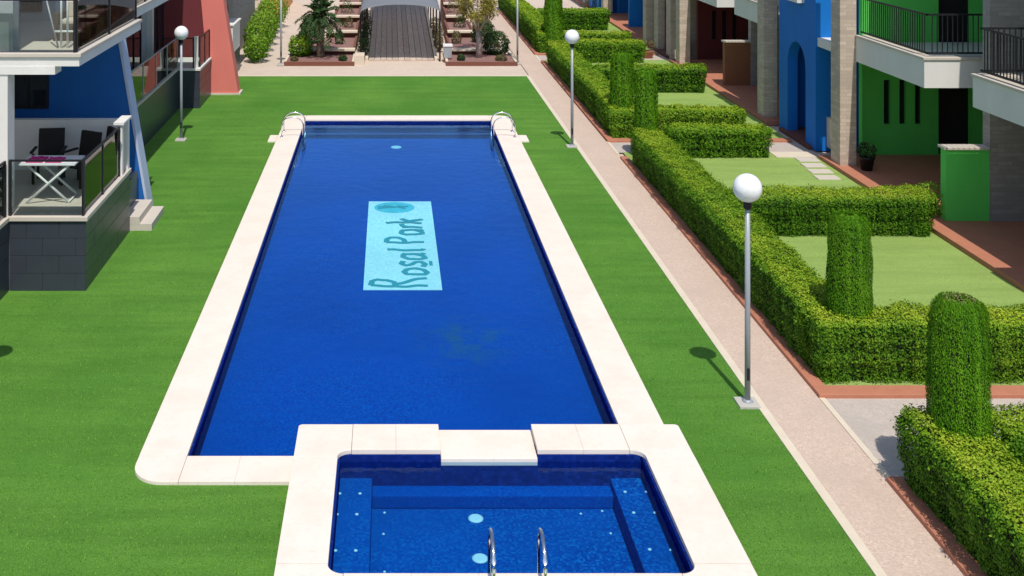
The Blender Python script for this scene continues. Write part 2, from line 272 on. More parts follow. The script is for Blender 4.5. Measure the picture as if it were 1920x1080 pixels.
def shrub(label, c, rx, rz, mat, n=900, size=.09, name='shrub', group='shrubs', z0=0):
    r_ = thing(name, label, 'shrub', (c[0], c[1], z0), group); m = MB()
    for i in range(5):
        a = i*1.26; m.tube([(c[0], c[1], z0), (c[0]+.3*rx*math.cos(a), c[1]+.3*rx*math.sin(a), z0+rz*.6), (c[0]+.6*rx*math.cos(a), c[1]+.6*rx*math.sin(a), z0+rz*1.2)], .02, 5, .008)
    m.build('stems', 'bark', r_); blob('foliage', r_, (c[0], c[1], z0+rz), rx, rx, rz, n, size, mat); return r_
# ------------------------------------------------------------------ ground sheets
PX0, PX1, PY0, PY1 = -2.62, 3.14, 14.5, 34.85       # pool, inside of the coping
CW = .62                                            # coping width
SX0, SX1, SY0, SY1 = -.66, 3.27, 11.86, 14.43       # spa, inside
QX0, QX1, QY0, QY1 = -1.22, 3.89, 11.24, 15.11      # spa, outside
OX0, OX1, OY1 = PX0-CW, PX1+CW, PY1+CW
S('ground', 'plaza', (-300, OX0+.1, -100, 400), (QX1-.1, 300, -100, 400), (OX0+.1, QX1-.1, -100, QY0+.1), (OX0+.1, QX1-.1, OY1-.1, 400), z=-.04)
TX1, TY1 = 5.24, 42.8
S('turf', 'turf', (-30, OX0+.3, -6, TY1), (OX0+.3, QX0+.1, -6, PY0-CW+.3), (QX0+.1, QX1-.1, -6, QY0+.1), (QX1-.1, TX1, -6, QY1-.05), (OX1-.1, TX1, QY1-.05, TY1), (OX0+.3, OX1-.1, OY1-.1, TY1))
def blades(name, P, size, asp):
    o = leaves(name, P, np.tile([[0, -1., .6]], (len(P), 1)), size, 'turf_blade', None, .8, asp, None, np.array([[0, .25, 1.]])); o['kind'] = 'stuff'; return o
n = 320000; Yb = 9.5+(TY1-9.7)*RNG.uniform(0, 1, n)**1.7; Xb = RNG.uniform(-9, TX1, n)
ok = ~((Xb > OX0-.01) & (Xb < OX1+.01) & (Yb > PY0-CW-.01) & (Yb < OY1+.01)) & ~((Xb > QX0-.01) & (Xb < QX1+.01) & (Yb > QY0) & (Yb < QY1+.01)) & ~((Xb < -5.45) & (Yb > 20.3)) & ~((Xb < -6.9) & (Yb > 13.9))
tf = blades('turf_blades', np.stack([Xb[ok], Yb[ok], np.full(ok.sum(), .009)], 1), .024, .32); tag(tf, 'short artificial grass blades of the turf round the pool', 'grass')
S('path', 'path', (5.36, 6.22, -6, 80), z=0)
S('garden_access_paving', 'gap_paving', (6.30, 11.53, 14.0, 16.2), (6.30, 11.53, 30.8, 32.0), (6.30, 11.53, 46.6, 47.9), z=0)
S('garden_lawn', 'garden_turf', (6.42, 11.53, -4, 14.0), (6.42, 11.53, 16.5, 30.8), (6.42, 11.53, 32.3, 46.6), (6.42, 11.53, 48.2, 64), z=.012)
k = B('path_edging', 'kerb_pale', None, (5.24, 5.36, -6, TY1+.1, -.1, .012), (6.22, 6.30, 13.9, 16.3, -.1, .012), (6.22, 6.30, 30.7, 32.1, -.1, .012), (6.22, 6.30, 46.5, 48, -.1, .012)); k['kind'] = 'structure'
k = B('turf_edging', 'kerb_pale', None, (-6.2, 5.24, TY1, TY1+.14, -.1, .012)); k['kind'] = 'structure'
def kerb(label, *bx): 
    k = B('garden_kerb', 'terracotta', None, *bx, bev=.012); tag(k, label, 'kerb', 'terracotta garden kerbs')
kerb('terracotta kerb under the hedge of the garden with the stone-topped cypress', (6.20, 6.42, 4, 13.98, -.05, .06))
kerb('terracotta kerb turning into the paved garden access by the tall lamp post', (6.22, 6.42, 16.5, 30.2, -.05, .06), (6.22, 11.53, 16.2, 16.5, -.05, .06))
kerb('terracotta kerb along the long hedge facing the far end of the pool', (6.24, 6.44, 32.3, 46.2, -.05, .06), (6.24, 11.53, 32.0, 32.3, -.05, .06))
kerb('terracotta kerb of the last garden beside the raised gravel beds', (6.24, 6.44, 48.2, 64, -.05, .06), (6.24, 11.53, 47.9, 48.2, -.05, .06))
# ------------------------------------------------------------------ swimming pool
def arc(cx, cy, r, a0, a1, n=10): return [(cx+r*math.cos(math.radians(a0+(a1-a0)*i/n)), cy+r*math.sin(math.radians(a0+(a1-a0)*i/n))) for i in range(n+1)]
pool = thing('swimming_pool', 'long rectangular swimming pool of deep blue mosaic with pale stone coping', 'pool', (.26, 25, 0))
ZF, ZW, ZC = -.36, -.065, .045
B('basin_floor', 'pool_mosaic', pool, (PX0-.2, PX1+.2, PY0-.2, PY1+.2, ZF-.1, ZF))
for (a, b_, c, d) in ((PX0-.3, PX0+.03, PY0-.3, PY1+.3), (PX1-.03, PX1+.3, QY1-.3, PY1+.3), (PX0+.03, PX1-.03, PY1-.03, PY1+.3), (PX0+.03, QX0, PY0-.3, PY0+.03)):
    B('basin_wall', 'wall_mosaic', pool, (a, b_, c, d, ZF, -.0))
for (y, z) in ((34.5, -.11), (34.05, -.21)):
    st = B('step', 'navy_tile', pool, (PX0+.03, PX1-.03, y, PY1, ZF, z)); B('nosing', 'pale_nosing', st, (PX0+.035, PX1-.035, y-.004, y+.05, z-.03, z+.004))
def stones(parent, x0, x1, y0, y1, along, n, z0, z1, gap=.0015, bev=.003):
    L_ = ((x1-x0) if along == 'x' else (y1-y0))/n; w_ = (y1-y0) if along == 'x' else (x1-x0); m = MB()
    if along == 'x': m.box(-L_/2+gap/2, L_/2-gap/2, -w_/2, w_/2, z0, z1, bev)
    else: m.box(-w_/2, w_/2, -L_/2+gap/2, L_/2-gap/2, z0, z1, bev)
    src = m.build('coping_stone', 'coping'); src.parent = parent; o0 = origin(parent)
    for i in range(n):
        loc = Vector((x0+L_*(i+.5), (y0+y1)/2, 0) if along == 'x' else ((x0+x1)/2, y0+L_*(i+.5), 0))-o0
        loc.z += random.uniform(-.0005, .0005)
        if i == 0: src.location = loc
        else: share(src, loc, parent)
def corner(parent, cx, cy, sx, sy, wx, wy, rin, rout, z0, z1):
    """cx,cy the outer corner; sx,sy point inwards"""
    p = arc(rout, rout, rout, 180, 270) + [(wx+rin, 0), (wx+rin, wy)] + (arc(wx+rin, wy+rin, rin, 270, 180) if rin else [(wx, wy)])[1 if rin else 0:] + [(0, wy+rin)]
    p = [(cx+sx*q[0], cy+sy*q[1]) for q in p]; m = MB(); m.prism(p if sx*sy > 0 else p[::-1], z0, z1, 'z', .01); m.build('coping_stone', 'coping', parent)
Z0 = -.02
stones(pool, OX0, PX0, PY0+.004, PY1-.004, 'y', 24, Z0, ZC); stones(pool, PX1, OX1, QY1+.004, PY1-.004, 'y', 23, Z0, ZC); stones(pool, PX0+.004, PX1-.004, PY1, OY1, 'x', 7, Z0, ZC)
stones(pool, PX0+.004, QX0-.004, PY0-CW, PY0, 'x', 2, Z0, ZC)
corner(pool, OX0, PY0-CW, 1, 1, CW, CW, 0, .42, Z0, ZC); corner(pool, OX0, OY1, 1, -1, CW, CW, 0, .3, Z0, ZC); corner(pool, OX1, OY1, -1, -1, CW, CW, 0, .3, Z0, ZC)
# name panel laid in the pool floor
px0, px1, py0, py1 = -.50, 1.015, 21.46, 27.37; zp = ZF+.006
pan = MB().box(px0, px1, py0, py1, ZF-.02, zp).build('name_panel', 'aqua_panel', pool); pan['label'] = 'pale aqua mosaic panel reading Rosal Park with a round emblem'
LT = {  # strokes of each letter: (along reading, up) in units of the cap height, then the advance
 'R': ([[(0, 0), (0, 1)], [(0, 1), (.2, 1), (.3, .9), (.3, .72), (.2, .6), (0, .58)], [(.1, .58), (.38, .0)]], .5),
 'o': ([[(.02, .2), (.06, .36), (.18, .42), (.30, .36), (.34, .2), (.30, .05), (.18, 0), (.06, .05), (.02, .2)]], .45),
 's': ([[(.28, .40), (.14, .44), (.04, .36), (.10, .25), (.24, .17), (.28, .08), (.16, .0), (.02, .04)]], .38),
 'a': ([[(.30, .42), (.14, .43), (.03, .32), (.02, .14), (.10, .01), (.22, .04), (.30, .18)], [(.30, .45), (.30, .06), (.36, 0)]], .47),
 'l': ([[(.05, .72), (.05, .04), (.11, 0)]], .2),
 'P': ([[(0, 0), (0, .74)], [(0, .74), (.2, .74), (.3, .66), (.3, .5), (.2, .4), (0, .38)]], .42),
 'r': ([[(.02, 0), (.02, .43)], [(.02, .3), (.1, .41), (.22, .42)]], .3),
 'k': ([[(.02, 0), (.02, .74)], [(.02, .18), (.26, .43)], [(.1, .26), (.28, 0)]], .36), ' ': ([], .28)}
def wob(pts):
    o = []
    for i in range(len(pts)-1):
        (a, b_), (c, d) = pts[i], pts[i+1]; k = max(1, int(math.hypot(c-a, d-b_)/.07))
        o += [(a+(c-a)*j/k, b_+(d-b_)*j/k) for j in range(k)]
    o.append(pts[-1]); return [(p+.016*math.sin(7*q+3*p), q+.03*math.sin(6*p+2.2*q)+.014*math.sin(15*p)) for p, q in o]
def ribbon(m, pts, wd, z):
    pts = [Vector((p[0], p[1], 0)) for p in pts]; l, r = [], []
    for i, p in enumerate(pts):
        d = (pts[min(i+1, len(pts)-1)]-pts[max(i-1, 0)]).normalized(); nn = Vector((-d.y, d.x, 0))*wd/2; l.append(p+nn); r.append(p-nn)
    vl = [m.b.verts.new((q.x, q.y, z)) for q in l]; vr = [m.b.verts.new((q.x, q.y, z)) for q in r]
    for i in range(len(pts)-1): m.b.faces.new((vr[i], vr[i+1], vl[i+1], vl[i]))
cap = 1.10; adv = py0+.20; m = MB(); zi = 0; su = 1.04
for chh in 'Rosal Park':
    st, a = LT[chh]
    for q in st:
        zi += 1; ribbon(m, wob([(px1-.27-v*cap, adv+u*cap*su) for (u, v) in q]), .12, zp+.002+.0006*zi)
    adv += a*cap*su
m.build('lettering', 'teal_print', pan)
m = MB(); ex, ey = px0+.62, py1-.52; m.prism([(ex+.48*math.cos(a), ey+.44*math.sin(a)) for a in np.linspace(0, 2*math.pi, 36, endpoint=False)], zp, zp+.004); m.build('emblem', 'teal_emblem', pan)
m = MB(); zi = 0
for (a0, ln) in ((200, .42), (170, .40), (140, .34), (20, .36), (-30, .3), (60, .25)):
    zi += 1; d = (math.cos(math.radians(a0)), math.sin(math.radians(a0))*.65); ribbon(m, [(ex+.02*zi, ey), (ex+d[0]*ln*.5+.04, ey+d[1]*ln*.5+.03), (ex+d[0]*ln, ey+d[1]*ln)], .10, zp+.005+.0006*zi)
m.build('emblem_leaf', 'teal_print', pan)
B('small_mark', 'teal_print', pan, (px1-.2, px1-.13, py0+1.35, py0+1.62, zp, zp+.003))
m = MB(); m.lathe((.2, 32.9, ZF), [(.16, 0), (.16, .015), (.12, .03)], 20); m.build('floor_drain', 'white_fitting', pool)
wa = S('water', 'pool_water', (PX0+.03, PX1-.03, QY1, PY1-.03), (PX0+.03, QX0, PY0+.03, QY1), z=ZW)
# ------------------------------------------------------------------ raised spa pool
SL0, SR0 = .66, 1.91
spa = thing('spa_pool', 'small square raised spa pool with white coping and underwater benches', 'pool', (1.3, 13.2, 0))
SZ, SW, SF, SB = .16, .02, -.46, -.19
B('basin_floor', 'spa_mosaic', spa, (SX0-.1, SX1+.1, SY0-.1, SY1+.1, SF-.1, SF))
for q in ((SX0-.3, SX0+.03, SY0-.3, SY1+.3, .10), (SX1-.03, SX1+.3, SY0-.3, SY1+.3, .10), (SX0+.03, SL0, SY1-.03, SY1+.3, .10), (SL0, SR0, SY1-.03, SY1+.3, -.01), (SR0, SX1-.03, SY1-.03, SY1+.3, .10), (SX0+.03, SX1-.03, SY0-.3, SY0+.03, .10)): B('basin_wall', 'wall_mosaic', spa, (*q[:4], -1.1, q[4]))
for q in ((SX0, -.22, SY0, SY1), (2.84, SX1, SY0, SY1)): B('bench', 'spa_mosaic', spa, (*q, SF, SB), bev=.02)
B('bench', 'pool_mosaic', spa, (-.22, 2.84, 14.17, SY1, SF, SB-.1), bev=.02)
B('outer_wall', 'wall_mosaic', spa, (QX0+.05, QX1-.05, QY1-.14, QY1-.05, -1.1, .0), (QX0+.05, QX0+.14, PY0, QY1-.14, -1.1, 0))
B('surround', 'concrete', spa, (QX0+.03, SX0-.30, QY0+.03, QY1-.03, -.06, .10), (SX1+.30, QX1-.03, QY0+.03, QY1-.03, -.06, .10), (SX0-.30, SX1+.30, QY0+.03, SY0-.3, -.06, .10), (SX0-.30, SL0, SY1+.3, QY1-.03, -.06, .10), (SR0, SX1+.30, SY1+.3, QY1-.03, -.06, .10))
ZS = .10; rin = .17; SL, SR = .66, 1.91; wl, wr, wf = SX0-QX0, QX1-SX1, QY1-SY1
corner(spa, QX0, QY1, 1, -1, wl, wf, rin, .06, ZS, SZ); corner(spa, QX1, QY1, -1, -1, wr, wf, rin, .06, ZS, SZ); corner(spa, QX0, QY0, 1, 1, wl, SY0-QY0, rin, .06, ZS, SZ); corner(spa, QX1, QY0, -1, 1, wr, SY0-QY0, rin, .06, ZS, SZ)
stones(spa, SX0+rin+.004, SL, SY1, QY1, 'x', 2, ZS, SZ, bev=.004); stones(spa, SR, SX1-rin-.004, SY1, QY1, 'x', 2, ZS, SZ, bev=.004); stones(spa, SX0+rin+.004, SX1-rin-.004, QY0, SY0, 'x', 5, ZS, SZ)
stones(spa, QX0, SX0, SY0+rin+.004, SY1-rin-.004, 'y', 3, ZS, SZ); stones(spa, SX1, QX1, SY0+rin+.004, SY1-rin-.004, 'y', 3, ZS, SZ)
sp_ = B('spillway_stone', 'coping', spa, (SL+.004, SR-.004, SY1-.04, QY1+.03, -.03, .07), bev=.012); sp_['label'] = 'lower stone lip where the spa overflows into the pool'
def jet(x, y, z, r=.022):
    m = MB(); m.lathe((x, y, z), [(r, 0), (r, .008), (r*.5, .014)], 12); m.build('water_jet', 'white_fitting', spa)
def onz(px, py, z): Y = (H-z)*2100/(py+225); return (px-730)*Y/2100, Y, z
for p in ((637, 926), (675, 926), (632, 965), (669, 965), (629, 1033), (667, 1033), (1172, 923), (1212, 923), (1188, 962), (1228, 962), (1218, 1031), (1258, 1032)): jet(*onz(*p, SB))
for p in ((721, 962), (719, 1002), (721, 1073), (1089, 964), (1129, 959), (1145, 1001), (845, 950)): jet(*onz(*p, SF), .017)
for p in ((892, 973), (900, 1048)):
    x, y, z = onz(*p, SF); m = MB(); m.lathe((x, y, z), [(.095, 0), (.095, .01), (.07, .022)], 24); m.build('floor_drain', 'white_fitting', spa)
S('water', 'spa_water', (SX0+.03, SX1-.03, SY0+.03, SY1-.03), z=SW)
def arch_rail(parent, a, b_, top, zin, r=.021):
    """hoop from foot a over to b_ which goes down to zin"""
    a, b_ = Vector(a), Vector(b_); d = b_-a; d.z = 0; p = [a]
    for i in range(13):
        q = math.pi*(1-i/12); p.append(Vector((a.x, a.y, 0))+d*(.5+.5*math.cos(q))+Vector((0, 0, top-.22+.22*math.sin(q))))
    p.append(Vector((b_.x, b_.y, zin))); MB().tube(p, r, 10).build('rail', 'steel', parent); 
    MB().lathe((a.x, a.y, a.z), [(.05, 0), (.05, .012), (.03, .03)], 14).build('foot_flange', 'steel', parent)
lad = thing('pool_ladder', 'steel grab rails of the ladder into the raised spa', 'ladder', (1.34, 11.7, SZ))
for x in (1.08, 1.61): arch_rail(lad, (x, 11.56, SZ), (x, 12.08, SZ), .60, SF)
for z in (-.12, -.34): B('tread', 'white_plastic', lad, (1.08, 1.61, 12.04, 12.13, z-.015, z+.015), bev=.006)
for sd, lab in ((-1, 'chrome ladder rails at the pool edge facing the left terraces'), (1, 'chrome ladder rails at the pool edge on the path side')):
    xe = PX0 if sd < 0 else PX1; lad = thing('pool_ladder', lab, 'ladder', (xe, 32.9, ZC), 'chrome pool ladders')
    for y in (32.45, 33.15): arch_rail(lad, (xe+sd*.5, y, ZC), (xe-sd*.12, y, ZC), .62, -.34, .019)
    for z in (-.14, -.25): B('tread', 'steel', lad, (xe-sd*.16, xe-sd*.08, 32.45, 33.15, z-.015, z+.015))
    pd = B('stone_pad', 'coping', None, (xe+sd*(CW+.004), xe+sd*(CW+.24), 32.0, 32.75, -.06, ZC), bev=.012); tag(pd, 'pale stone pad beside the coping behind the '+('terrace-side' if sd < 0 else 'path-side')+' pool ladder', 'stone pad', 'stone pads by the pool ladders')
# ------------------------------------------------------------------ lamp posts
def lamp(x, y, label):
    l = thing('lamp_post', label, 'lamp', (x, y, 0), 'white globe lamp posts'); zc = 3.09; r = .203
    B('base_plate', 'concrete', l, (x-.16, x+.14, y-.17, y+.15, -.03, .035), bev=.01)
    m = MB(); m.lathe((x, y, .03), [(.075, 0), (.075, .015), (.04, .04)], 14); m.build('base_flange', 'pole_metal', l)
    for sx in (-1, 1):
        for sy in (-1, 1): m = MB(); m.lathe((x+sx*.055, y+sy*.055, .034), [(.012, 0), (.012, .018), (.006, .022)], 6); m.build('bolt', 'steel', l)
    B('access_hatch', 'iron', l, (x-.02, x+.02, y-.047, y-.03, .35, .52), bev=.003)
    m = MB(); m.tube([(x, y, .03), (x, y, 1.4), (x, y, zc-r-.06)], .042, 14, .036); m.build('pole', 'pole_metal', l)
    m = MB(); m.lathe((x, y, zc-r-.10), [(.045, 0), (.06, .02), (.062, .10), (.075, .12)], 16); m.build('collar', 'iron', l)
    m = MB(); m.lathe((x, y, zc), [(max(.01, r*math.sin(math.pi*i/18)), -r*math.cos(math.pi*i/18)) for i in range(19)], 32); m.build('globe', 'globe', l)
lamp(5.13, 16.04, 'globe lamp post by the path opposite the paved garden access'); lamp(5.14, 31.5, 'globe lamp post by the path level with the far pool ladders')
lamp(5.24, 45.8, 'globe lamp post at the corner of the gravel bed beside the path'); lamp(-6.0, 32.3, 'globe lamp post on the grass in front of the dark terrace')
lamp(-4.40, 45.5, 'globe lamp post at the gravel bed by the bright green bushes'); lamp(-6.04, 16.1, 'globe lamp post on the grass in front of the nearest terrace')
# ------------------------------------------------------------------ hedges and cypresses
hedge('long hedge beside the path leading up to the nearest garden access', 6.24, 7.25, 7.5, 14.0, 1.0); hedge('short cross hedge behind the cypress at the nearest garden access', 7.25, 11.2, 13.15, 14.0, 1.0)
hedge('front hedge above the terracotta kerb across the paved access', 6.26, 11.2, 16.5, 17.35, 1.0); hedge('longest hedge along the path beside the middle of the pool', 6.26, 7.22, 17.3, 29.5, 1.0)
hedge('wide hedge between two lawns reaching towards the green party wall', 7.22, 11.55, 23.35, 24.2, .88); hedge('hedge behind the stepping stones lawn, facing the blue entrance', 7.42, 10.35, 30.0, 30.8, .9, .055, 1700)
hedge('low front hedge across the access from the blue arched entrance', 6.28, 10.4, 32.3, 33.1, .92, .055, 1700); hedge('long hedge by the path beyond the pool', 6.28, 7.25, 33.1, 45.6, 1.0, .055, 1700)
hedge('cross hedge in front of the brown party wall', 7.25, 11.2, 39.2, 40.0, .95, .065, 1100); hedge('hedge at the garden boundary beyond the brown party wall', 7.25, 10.5, 45.7, 46.5, .95, .065, 1100)
hedge('front hedge of the last garden, across the farthest access', 6.28, 10.5, 48.2, 49.0, .95, .07, 900); hedge('far hedge by the path past the gravel beds', 6.28, 7.3, 49.0, 66, 1.15, .08, 800); hedge('farthest cross hedge in the last garden', 7.3, 11, 55.6, 56.6, 1.05, .08, 800)
cypress('broad column cypress with bare twigs at its top at the nearest access', 6.86, 13.5, 2.46, .345, bare=True); cypress('column cypress rising from the hedge corner above the terracotta kerb', 7.02, 17.1, 2.4, .325)
cypress('column cypress at the end of the longest hedge', 6.92, 30.2, 2.38, .30, .05, 3000); cypress('column cypress in the low front hedge near the blue entrance', 6.86, 33.0, 2.42, .35, .05, 3000)
cypress('dark column cypress behind the farthest access', 7.1, 48.5, 2.6, .40, .07, 1800)
for i, y in enumerate((27.95, 28.55, 29.15, 29.75)):
    o = B('stepping_stone', 'beige_tile', None, (10.72+.06*i, 11.28+.06*i, y, y+.40, 0, .035), bev=.008); tag(o, ('beige stepping stone farthest out on the lawn from the blue entrance', 'beige stepping stone, second from the open lawn', 'beige stepping stone, second from the paving strip', 'beige stepping stone next to the paving strip')[i], 'stepping stone', 'stepping stones')
o = B('garden_paving', 'kerb_pale', None, (10.45, 11.53, 30.2, 30.8, 0, .03)); o['kind'] = 'structure'
# ------------------------------------------------------------------ right-hand terraced houses
FX = 11.65; GX = 12.06
def railing(parent, segs, z0, z1, single):
    """iron railing: segs (x0,y0,x1,y1)"""
    m = MB()
    for (x0, y0, x1, y1) in segs:
        for z in (z1, z0+.08): m.box(min(x0, x1)-.02, max(x0, x1)+.02, min(y0, y1)-.02, max(y0, y1)+.02, z-.02, z+.02)
    r = m.build('railing', 'iron', parent); src = None; jm = MB()
    for (x0, y0, x1, y1) in segs:
        n = int(max(abs(x1-x0), abs(y1-y0))/.115)
        for i in range(1, n):
            x, y = x0+(x1-x0)*i/n, y0+(y1-y0)*i/n
            if single:
                if src is None: src = MB().box(-.009, .009, -.009, .009, z0+.1, z1-.02).build('baluster', 'iron'); src.parent = r; src.location = Vector((x, y, 0))-origin(r)
                else: share(src, Vector((x, y, 0))-origin(r), r)
            else: jm.box(x-.009, x+.009, y-.009, y+.009, z0+.1, z1-.02)
    if not single: jm.build('balusters', 'iron', r, 'stuff')
    return r
def window(parent, axis, p, a0, a1, z0, z1, fr='white_stucco', mull=1, face=-1):
    """framed window standing 4 cm proud of plane p; axis 'x' or 'y' is its normal"""
    f = .06; q = p+face*.05; m = MB(); g = MB()
    def bx(mm, u0, u1, v0, v1, d0, d1):
        if axis == 'y': mm.box(u0, u1, d0, d1, v0, v1)
        else: mm.box(d0, d1, u0, u1, v0, v1)
    bx(m, a0, a1, z1-f, z1, p, q); bx(m, a0, a1, z0, z0+f, p, q); bx(m, a0, a0+f, z0+f, z1-f, p, q); bx(m, a1-f, a1, z0+f, z1-f, p, q)
    for i in range(1, mull+1): c = a0+(a1-a0)*i/(mull+1); bx(m, c-f/2, c+f/2, z0+f, z1-f, p, q)
    w_ = m.build('window', fr, parent)
    for i in range(mull+1):
        c0, c1 = a0+(a1-a0)*i/(mull+1), a0+(a1-a0)*(i+1)/(mull+1); g = MB(); bx(g, c0+f*.6, c1-f*.6, z0+f, z1-f, p+face*.012, p+face*.022); g.build('pane', 'window_glass', w_)
    return w_
def slit_wall(parent, mat, y0, y1, x0, x1, z0, z1, slits, door, sz):
    """wall across the row with narrow openings and a doorway, panes recessed"""
    xs = [x0]; m = MB()
    for s in slits: m.box(xs[-1], s[0], y0, y1, z0, z1); m.box(s[0], s[1], y0, y1, z0, sz[0]); m.box(s[0], s[1], y0, y1, sz[1], z1); xs.append(s[1])
    if door: m.box(xs[-1], door[0], y0, y1, z0, z1); m.box(door[0], door[1], y0, y1, door[2], z1); xs.append(door[1])
    m.box(xs[-1], x1, y0, y1, z0, z1); bmesh.ops.remove_doubles(m.b, verts=m.b.verts, dist=.0001); o = m.build('wall', mat, parent)
    for s in slits: B('slit_window', 'window_glass', parent, (s[0]-.02, s[1]+.02, (y0+y1)/2, (y0+y1)/2+.02, sz[0]-.02, sz[1]+.02))
    if door: B('door', 'dark_wicker', parent, (door[0]-.02, door[1]+.02, (y0+y1)/2, (y0+y1)/2+.04, z0, door[2]+.02))
    return o
def house(c, label, core, coremat2, party, blockmat, near=True, far=True, single=False, ph=6.7):
    h = thing('terraced_house', label, 'house', (FX, c, 0), 'terraced houses behind the gardens')
    for sg in ((-1,) if near else ()) + ((1,) if far else ()):
        Y = lambda t: c+sg*t
        P = lambda n, mt, x0, x1, t0, t1, z0, z1, bev=0: B(n, mt, h, (x0, x1, Y(t0), Y(t1), z0, z1), bev=bev)
        P('pillar', 'stone_cladding', FX, FX+.42, 2.65, 3.25, 0, ph)
        P('porch_floor', 'terracotta', FX-.12, 16.3, 2.1, 8, -.02, .12, .01)
        P('balcony_fascia', 'white_stucco', GX, GX+.25, 3.2, 6.95, 2.81, 3.44); P('balcony_fascia', 'white_stucco', GX+.25, 14.6, 6.71, 6.95, 2.81, 3.44)
        P('fascia_cap', 'beige_tile', GX-.03, GX+.28, 3.26, 6.98, 3.44, 3.50, .008); P('fascia_cap', 'beige_tile', GX+.28, 14.6, 6.68, 6.98, 3.44, 3.50, .008)
        P('balcony_floor', 'white_stucco', GX+.25, 16.3, 2.1, 6.71, 2.9, 3.14)
        railing(h, [(GX+.12, Y(3.3), GX+.12, Y(6.83)), (GX+.12, Y(6.83), 14.5, Y(6.83))], 3.50, 4.45, single)
        a, b_ = sorted((Y(1.9), Y(2.12)))
        slit_wall(h, core, a, b_, 12.7, 16.3, .12, 2.9, [(13.28, 13.46), (13.70, 13.88), (14.12, 14.30)], (14.75, 15.6, 2.5), (.94, 2.13))
        slit_wall(h, coremat2, a, b_, 12.7, 16.3, 3.14, 6.7, [(13.6, 13.78), (14.02, 14.20)], (14.75, 15.6, 5.5), (4.9, 6.0))
        P('back_wall', 'grey_stucco', 16.3, 16.6, 0, 8, 0, 6.7)
        lo, hi = sorted((Y(3.4), Y(6.6))); window(h, 'x', 16.3, lo, hi, .14, 2.5, 'iron', 2); window(h, 'x', 16.3, lo, hi, 3.2, 5.5, 'iron', 2)
        P('roof', 'white_stucco', 13.05, 16.9, 0, 8, 6.7, 6.95)
        if sg < 0:
            P('party_wall', 'grey_stone', 12.98, 16.3, 7.7, 8, .12, 6.7); P('low_party_wall', party, 12.05, 12.98, 7.72, 7.96, .12, 1.66); P('wall_cap', 'beige_tile', 12.0, 12.98, 7.68, 8.0, 1.66, 1.72, .01)
    if near:
        B('entrance_shade_slab', 'white_stucco', h, (11.85, 12.69, c-2.6, c-1.2, 2.9, 3.14))  # slab added to cast shade on the near side of the entrance block
    if near:     # entrance block between the two halves
        y0, y1 = c-1.2, c+1.7; ay, aw, az = c+.27, .72, 2.1
        m = MB(); pts = [(y0, 0), (ay-aw, 0), (ay-aw, az)] + [(ay-aw*math.cos(math.radians(a)), az+aw*math.sin(math.radians(a))) for a in range(15, 180, 15)] + [(ay+aw, az), (ay+aw, 0), (y1, 0), (y1, 6.9), (y0, 6.9)]
        m.prism(pts, 11.8, 12.1, 'x'); m.build('front_wall', blockmat, h)
        B('side_wall', blockmat, h, (12.1, 16.3, y0, y0+.25, 0, 6.9)); B('side_wall', blockmat, h, (12.1, 16.3, y1-.25, y1, 0, 6.9))
        B('lobby_back', blockmat, h, (13.0, 13.2, y0+.25, y1-.25, 0, 6.9)); B('lobby_floor', 'terracotta_dark', h, (11.7, 13.0, y0+.25, y1-.25, -.02, .08))
        d = B('entrance_door', 'dark_wicker', h, (12.94, 12.999, ay-.45, ay+.45, .08, 2.15)); B('handle', 'steel', d, (12.90, 12.94, ay+.3, ay+.33, 1.0, 1.2))
        window(h, 'x', 11.8, ay-.5, ay+.5, 4.15, 5.4, 'white_stucco', 1); B('window_sill', 'white_stucco', h, (11.6, 11.8, ay-.62, ay+.62, 4.0, 4.15))
        B('roof', 'white_stucco', h, (11.7, 13.2, y0-.1, y1+.1, 6.952, 7.15)); B('meter_box', 'kerb_pale', h, (12.1, 12.5, y0-.3, y0, .12, .95), bev=.01)
    return h
house(16.2, 'grey stone house end with black iron balcony at the nearest lawn', 'green_paint', 'green_paint', 'green_paint', 'blue_paint', near=False, single=True, ph=3.5)
house(32.2, 'house with blue arched entrance tower and green porch with slit windows', 'green_paint', 'green_paint', 'green_paint', 'blue_paint', single=True)
house(48.2, 'house with stone entrance and brown party wall beyond the pool', 'maroon_and_shaded_red', 'maroon_and_shaded_red', 'brown_paint', 'stone_cladding'); house(64.2, 'farthest house of the row, with blue walls beside the last garden', 'blue_paint', 'blue_paint', 'blue_paint', 'blue_paint')
shrub('light green leafy plant by the green party wall', (11.95, 24.75), .42, .42, 'bright_leaf', 500, .08); shrub('taller sprig of leaves against the green party wall', (12.35, 24.6), .22, .55, 'hedge_leaf', 300, .07)
def pot(label, x, y, z, r, hh, mat, leaf):
    p = thing('potted_plant', label, 'plant', (x, y, z), 'potted plants'); m = MB(); m.lathe((x, y, z), [(r*.7, 0), (r, hh*.9), (r*1.08, hh*.9), (r*1.08, hh), (r*.9, hh)], 18); m.build('pot', mat, p)
    blob('foliage', p, (x, y, z+hh+r*.8), r*1.3, r*1.3, r*1.1, 220, .09, leaf)
pot('dark potted shrub standing beside the stone pillar of the green porch', 12.15, 28.5, .12, .19, .34, 'black_pot', 'dark_leaf'); pot('terracotta pot of pink flowers on the paved access before the stone entrance', 10.9, 47.2, 0, .25, .3, 'terracotta_pot', 'dry_leaf')
pot('blue-green potted agave behind the last cross hedge', 10.3, 57.6, 0, .42, .7, 'black_pot', 'dark_leaf')
